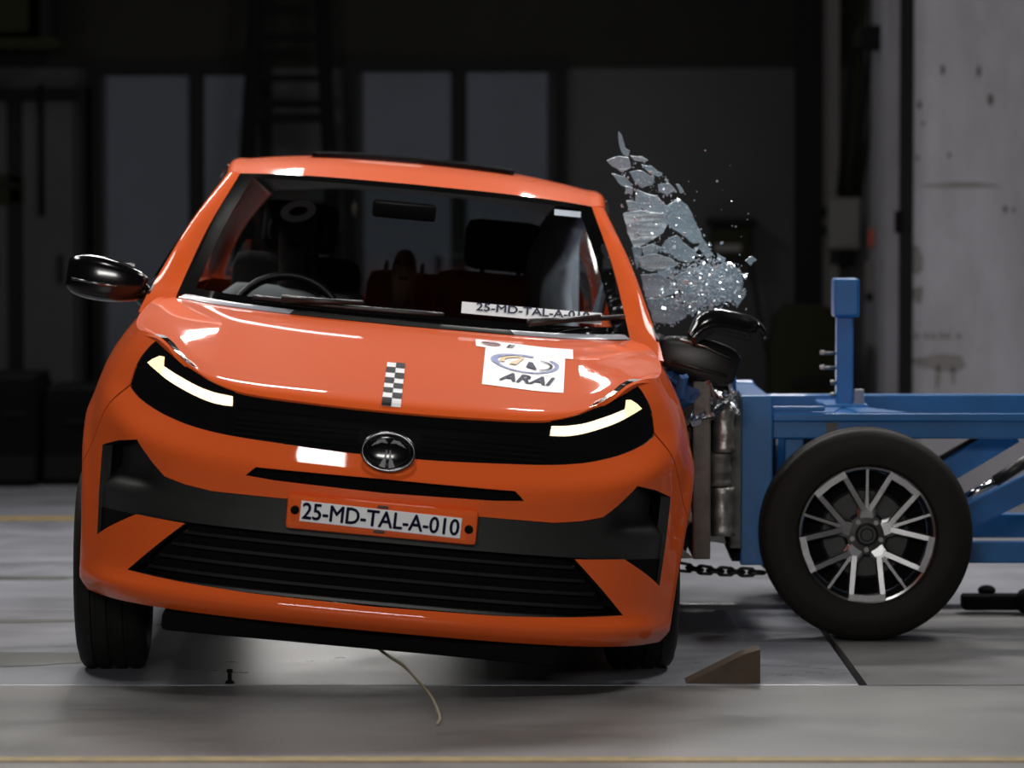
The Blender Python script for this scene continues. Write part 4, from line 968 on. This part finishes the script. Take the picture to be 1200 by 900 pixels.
crumple((.648, 2.2, .52), (.07, 1.0, .46), 2, 'aluminium', 'honeycomb_block', .015, 8)
crumple((.635, 1.70, .795), (.10, .5, .05), 3, 'foil', 'crumpled_sheet', .03, 8, 26)
crumple((.535, 1.50, .80), (.045, .25, .10), 5, 'blue_crumple', 'crumpled_sheet', .035, 7, 30)
crumple((.62, 1.46, .76), (.05, .08, .09), 6, 'foil', 'crumpled_sheet', .028, 6, 34)
crumple((.665, 1.50, .745), (.05, .1, .06), 8, 'foil', 'crumpled_sheet', .022, 6, 34)
crumple((.532, 1.42, .70), (.03, .05, .20), 9, 'dusty_plate', 'crumpled_sheet', .02, 7, 24)
mb = MB(); mb.prism([(.655, .33), (.722, .33), (.722, .22), (.70, .22)], 1.78, 1.9); tbuild(mb, 'tow_bracket', 'frame_dark')

# ---- chains
def chain(pts, n, label, link_l=.052):
    pts = catmull(pts, 10); P = resample(pts, n + 1); base = Vector(P[0]); r = tag(empty('chain', (base.x, base.y, 0)), label, 'chain')
    proto = []
    for k in range(12):
        a = 2 * math.pi * k / 12; proto.append(((.5 * link_l - .013) * (1 if math.cos(a) > 1e-6 else -1) + .013 * math.cos(a), 0, .013 * math.sin(a)))
    me0 = None
    for i in range(n):
        a, b = Vector(P[i]), Vector(P[i + 1]); d = (b - a).normalized(); c = (a + b) / 2 - Vector((base.x, base.y, 0))
        if me0 is None: o = MB().tube(proto, .0052, 6, closed=True).build('link', 'satin_black', r, True); me0 = o.data
        else: o = bpy.data.objects.new('link', me0); COL.objects.link(o); o.parent = r
        o.matrix_local = Matrix.Translation(c) @ d.to_track_quat('X', 'Z').to_matrix().to_4x4() @ Matrix.Rotation(R(90 * (i % 2) + 12), 4, 'X')
    return r
chain([at(796, 664, 1.75), at(825, 668, 1.75), at(860, 670, 1.75), at(893, 671, 1.75)], 8, 'black steel chain hanging just above the floor beside the trolley wheel')
chain([at(828, 627, 2.6), at(845, 629, 2.6), at(868, 628, 2.6)], 4, 'short black chain seen behind the grey barrier plate')

# ---- black towing gear on the floor behind the trolley wheel
tg = tag(empty('tow_gear', (1.75, 2.30, 0)), 'black towing gear with a lever lying on the floor right of the trolley wheel', 'tow gear')
MB().box((.05, 0, .038), (.62, .10, .05), bev=.012).build('bar', 'void_black', tg); MB().ell((-.035, -.05, .045), (.052, .05, .044), 18, 12, p=2.6).build('roller', 'void_black', tg, True)
MB().tube([(.0, 0, .06), (.04, 0, .11), (.11, .0, .19), (.16, 0, .22)], [.020, .016, .014, .014], 10).build('lever', 'satin_black', tg, True); MB().ell((-.17, .06, .07), (.03, .04, .018)).build('cap', 'void_black', tg, True)

# ---- brown wedge, hanging wire, small stud
wd = MB(); wd.prism([(.494, .0), (.704, .0), (.704, .096), (.66, .084)], .40, .52); tag(wd.build('wooden_wedge', 'wood_brown'), 'brown wooden wedge lying on the floor right of the car', 'wedge')
wi = [at(428, 742, .34), at(440, 757, .26), at(456, 769, .18), at(474, 781, .08), at(490, 798, -.02), at(503, 813, -.14), at(511, 828, -.27), Vector((-.19, -.40, .006)), Vector((-.195, -.50, .005))]
tag(MB().tube([tuple(p) for p in catmull([tuple(p) for p in wi], 6)], .0042, 6).build('loose_wire', 'wire_tan', None, True), 'thin tan wire trailing from under the bumper to the floor', 'wire')
sd = tag(empty('floor_stud', (at(268, 803, .36).x, .40, 0)), 'tiny black stud standing on the floor under the bumper', 'stud')
MB().lathe([(0, 0), (.014, 0), (.012, .006), (.006, .01), (.006, .03), (.009, .032), (.009, .04), (0, .042)], 14, Matrix.Rotation(R(90), 4, 'X')).build('pin', 'void_black', sd, autos=40)

# ---- torn off mirror cap
mc = MB(); path = catmull([at(807, 388, 1.38), at(816, 370, 1.38), at(836, 361, 1.38), at(860, 364, 1.38), at(884, 372, 1.38), at(896, 384, 1.38), at(897, 394, 1.38)], 5); n = len(path); V = []; Fs = []; kk = 12
for i, p in enumerate(path):
    t = i / (n - 1); dep = .075 * (1 - .35 * t); dr = (.082 if t < .62 else .082 - .056 * min(1, (t - .62) / .08)) * min(1, .25 + t * 6) * (1 if t < .9 else .6)
    for th in (0, .006):
        for k in range(kk):
            a = math.pi * k / (kk - 1); V.append((p[0], p[1] - (dep - th) * math.cos(a), p[2] - dr * (1 - math.sin(a) ** .6) - th * math.sin(a)))
for i in range(n - 1):
    for l in (0, 1):
        Fs += [((i * 2 + l) * kk + k, (i * 2 + l) * kk + k + 1, ((i + 1) * 2 + l) * kk + k + 1, ((i + 1) * 2 + l) * kk + k) for k in range(kk - 1)]
    for k in (0, kk - 1): Fs.append((i * 2 * kk + k, (i * 2 + 1) * kk + k, ((i + 1) * 2 + 1) * kk + k, (i + 1) * 2 * kk + k))
for i in (0, n - 1): Fs += [(i * 2 * kk + k, i * 2 * kk + k + 1, (i * 2 + 1) * kk + k + 1, (i * 2 + 1) * kk + k) for k in range(kk - 1)]
cp = mc.add(V, Fs).build('mirror_cap', 'gloss_black', None, True); tag(cp, 'black curved mirror cap torn off above the broken door mirror', 'mirror cap')

# ---- bursting side window
SH = [
 ('long upright glass splinter at the very top of the burst', [(85, 50), (97, 62), (115, 118), (132, 128), (126, 152), (104, 142), (88, 102)]),
 ('diamond-shaped glass plate just below the top splinter', [(38, 168), (90, 150), (126, 156), (137, 195), (95, 212), (60, 190)]),
 ('narrow glass sliver pointing right beside the top splinter', [(134, 148), (180, 150), (206, 166), (190, 173), (150, 166)]),
 ('narrow slanted glass sliver on the upper right edge of the burst', [(178, 184), (215, 190), (266, 220), (250, 233), (205, 212)]),
 ('small slanted glass plate on the upper left edge of the burst', [(58, 220), (110, 234), (146, 266), (120, 277), (85, 256)]),
 ('mid-sized glass plate under the diamond-shaped one', [(130, 214), (180, 209), (232, 235), (226, 266), (180, 277), (150, 250)]),
 ('rounded glass chunk near the upper right edge of the burst', [(245, 265), (290, 259), (320, 290), (282, 307), (250, 292)]),
 ('large curved glass plate along the right edge of the burst', [(285, 350), (335, 325), (365, 350), (400, 420), (437, 497), (390, 503), (345, 470), (300, 440), (270, 400)]),
 ('large pale glass plate beside the upper windscreen pillar', [(105, 382), (180, 370), (265, 385), (287, 420), (265, 462), (200, 502), (150, 522), (122, 460)]),
 ('slanted central glass plate in the upper half of the burst', [(160, 288), (235, 310), (302, 365), (270, 397), (210, 382), (155, 340)]),
 ('ragged glass lump in the centre of the burst', [(280, 490), (320, 470), (362, 510), (402, 546), (380, 582), (330, 572), (300, 546), (255, 532)]),
 ('pointed glass strip on the right edge below the large curved plate', [(428, 488), (472, 550), (446, 562), (408, 520)]),
 ('flat glass plate touching the pillar at mid height', [(165, 560), (230, 545), (292, 560), (327, 592), (280, 607), (220, 617), (178, 602)]),
 ('broad glass plate beside the lower pillar', [(175, 630), (250, 624), (312, 665), (322, 702), (260, 722), (195, 722)]),
 ('small glass plate right of the broad lower one', [(308, 640), (370, 610), (422, 615), (400, 652), (340, 672)]),
 ('wide dull glass sheet at the lower right of the burst', [(468, 600), (530, 578), (577, 610), (592, 660), (582, 730), (500, 742), (458, 682)]),
 ('sparkling glass plate just above the torn mirror cap', [(330, 680), (420, 650), (472, 700), (502, 752), (430, 762), (368, 772)]),
 ('lowest glass plate of the burst, at the foot of the pillar', [(195, 728), (300, 720), (372, 770), (360, 802), (300, 832), (228, 822)]),
 ('small loose glass splinter right of the burst centre', [(485, 543), (521, 565), (515, 582), (490, 566)]),
 ('small loose glass splinter high on the right', [(318, 262), (332, 265), (352, 296), (336, 300)]),
 ('bright loose glass fragment farthest to the right', [(600, 572), (625, 555), (646, 570), (622, 594)]),
 ('thin horizontal loose glass splinter at far right', [(578, 627), (612, 624), (606, 637)]),
 ('pointed glass corner at the lower right of the burst', [(558, 730), (602, 694), (596, 722), (566, 767)]),
 ('small square glass fragment on the left edge of the burst', [(113, 272), (145, 278), (142, 302), (115, 298)]),
 ('glass fragment on the pillar side below the slanted plate', [(118, 330), (160, 338), (180, 368), (130, 372)]),
 ('dark-edged glass plate low in the middle of the burst', [(240, 600), (300, 592), (330, 620), (290, 640), (246, 628)]),
 ('small glass plate left of the ragged lump', [(180, 520), (225, 505), (262, 520), (240, 545), (190, 552)]),
 ('slim glass plate under the large pale one', [(140, 520), (178, 518), (176, 560), (160, 610), (150, 560)]),
]
for i, (lab, poly) in enumerate(SH):
    Y0 = 1.62 + .30 * random.random(); ny, nx_ = random.uniform(-.35, .35), random.uniform(-.3, .3); cpx = sum(p[0] for p in poly) / len(poly); cpy = sum(p[1] for p in poly) / len(poly)
    ctr = at(700 + cpx / 3.46, 140 + cpy / 3.46, Y0)
    # densify the outline with small jags
    ol = []
    for a, b in zip(poly, poly[1:] + poly[:1]):
        L = math.hypot(b[0] - a[0], b[1] - a[1]); m_ = max(1, int(L / 16))
        for k in range(m_): t = k / m_; j = 0 if k == 0 else 3.0; ol.append((a[0] + (b[0] - a[0]) * t + random.uniform(-j, j), a[1] + (b[1] - a[1]) * t + random.uniform(-j, j)))
    pts = [at(700 + x / 3.46, 140 + y / 3.46, Y0) - ctr for x, y in ol]
    tilt = lambda p: Vector((p.x, p.x * nx_ + p.z * (ny - .35) + .006 * noise.noise((p.x * 30 + i, 0, p.z * 30)), p.z))
    n = len(pts); tris = tessellate_polygon([[Vector((p.x, p.z, 0)) for p in pts]])
    fr = [tilt(p) for p in pts]; bk = [p + Vector((.0, .0045, .0015)) for p in fr]
    o = MB().add(fr + bk, [tuple(t) for t in tris] + [tuple(k + n for k in reversed(t)) for t in tris] + [(k, k + n, (k + 1) % n + n, (k + 1) % n) for k in range(n)]).build('glass_shard', 'shard')
    o.location = ctr; tag(o, lab, 'glass shard', 'large shards of the burst side window')
# the uncountable glass crumbs between them
mb = MB(); OUT = [(60, 150), (140, 140), (270, 215), (330, 300), (420, 430), (480, 550), (600, 600), (600, 740), (500, 770), (360, 800), (330, 840), (220, 850), (200, 700), (150, 520), (105, 380), (110, 260)]
def inpoly(x, y): return inside((x, y), OUT)
cnt = 0
while cnt < 1900:
    big = random.random() < .45
    if big: x, y = random.gauss(430, 70), random.gauss(680, 60)
    else: x, y = random.uniform(40, 620), random.uniform(120, 850)
    if random.random() > .06 and not inpoly(x, y): continue
    cnt += 1; p = at(700 + x / 3.46, 140 + y / 3.46, random.uniform(1.50, 1.80)); r_ = random.choice((.0012, .0015, .0018, .0022, .0035)) * random.uniform(.7, 1.4) * (1.45 if big else 1)
    M = Matrix.Rotation(random.uniform(0, 6), 3, 'X') @ Matrix.Rotation(random.uniform(0, 6), 3, 'Z'); mb.box(p, (r_ * 2, r_ * 1.2, r_ * 1.6), M)
tag(mb.build('glass_crumbs', 'crumb'), 'spray of tiny glass crumbs bursting from the side window', 'glass crumbs', kind='stuff')
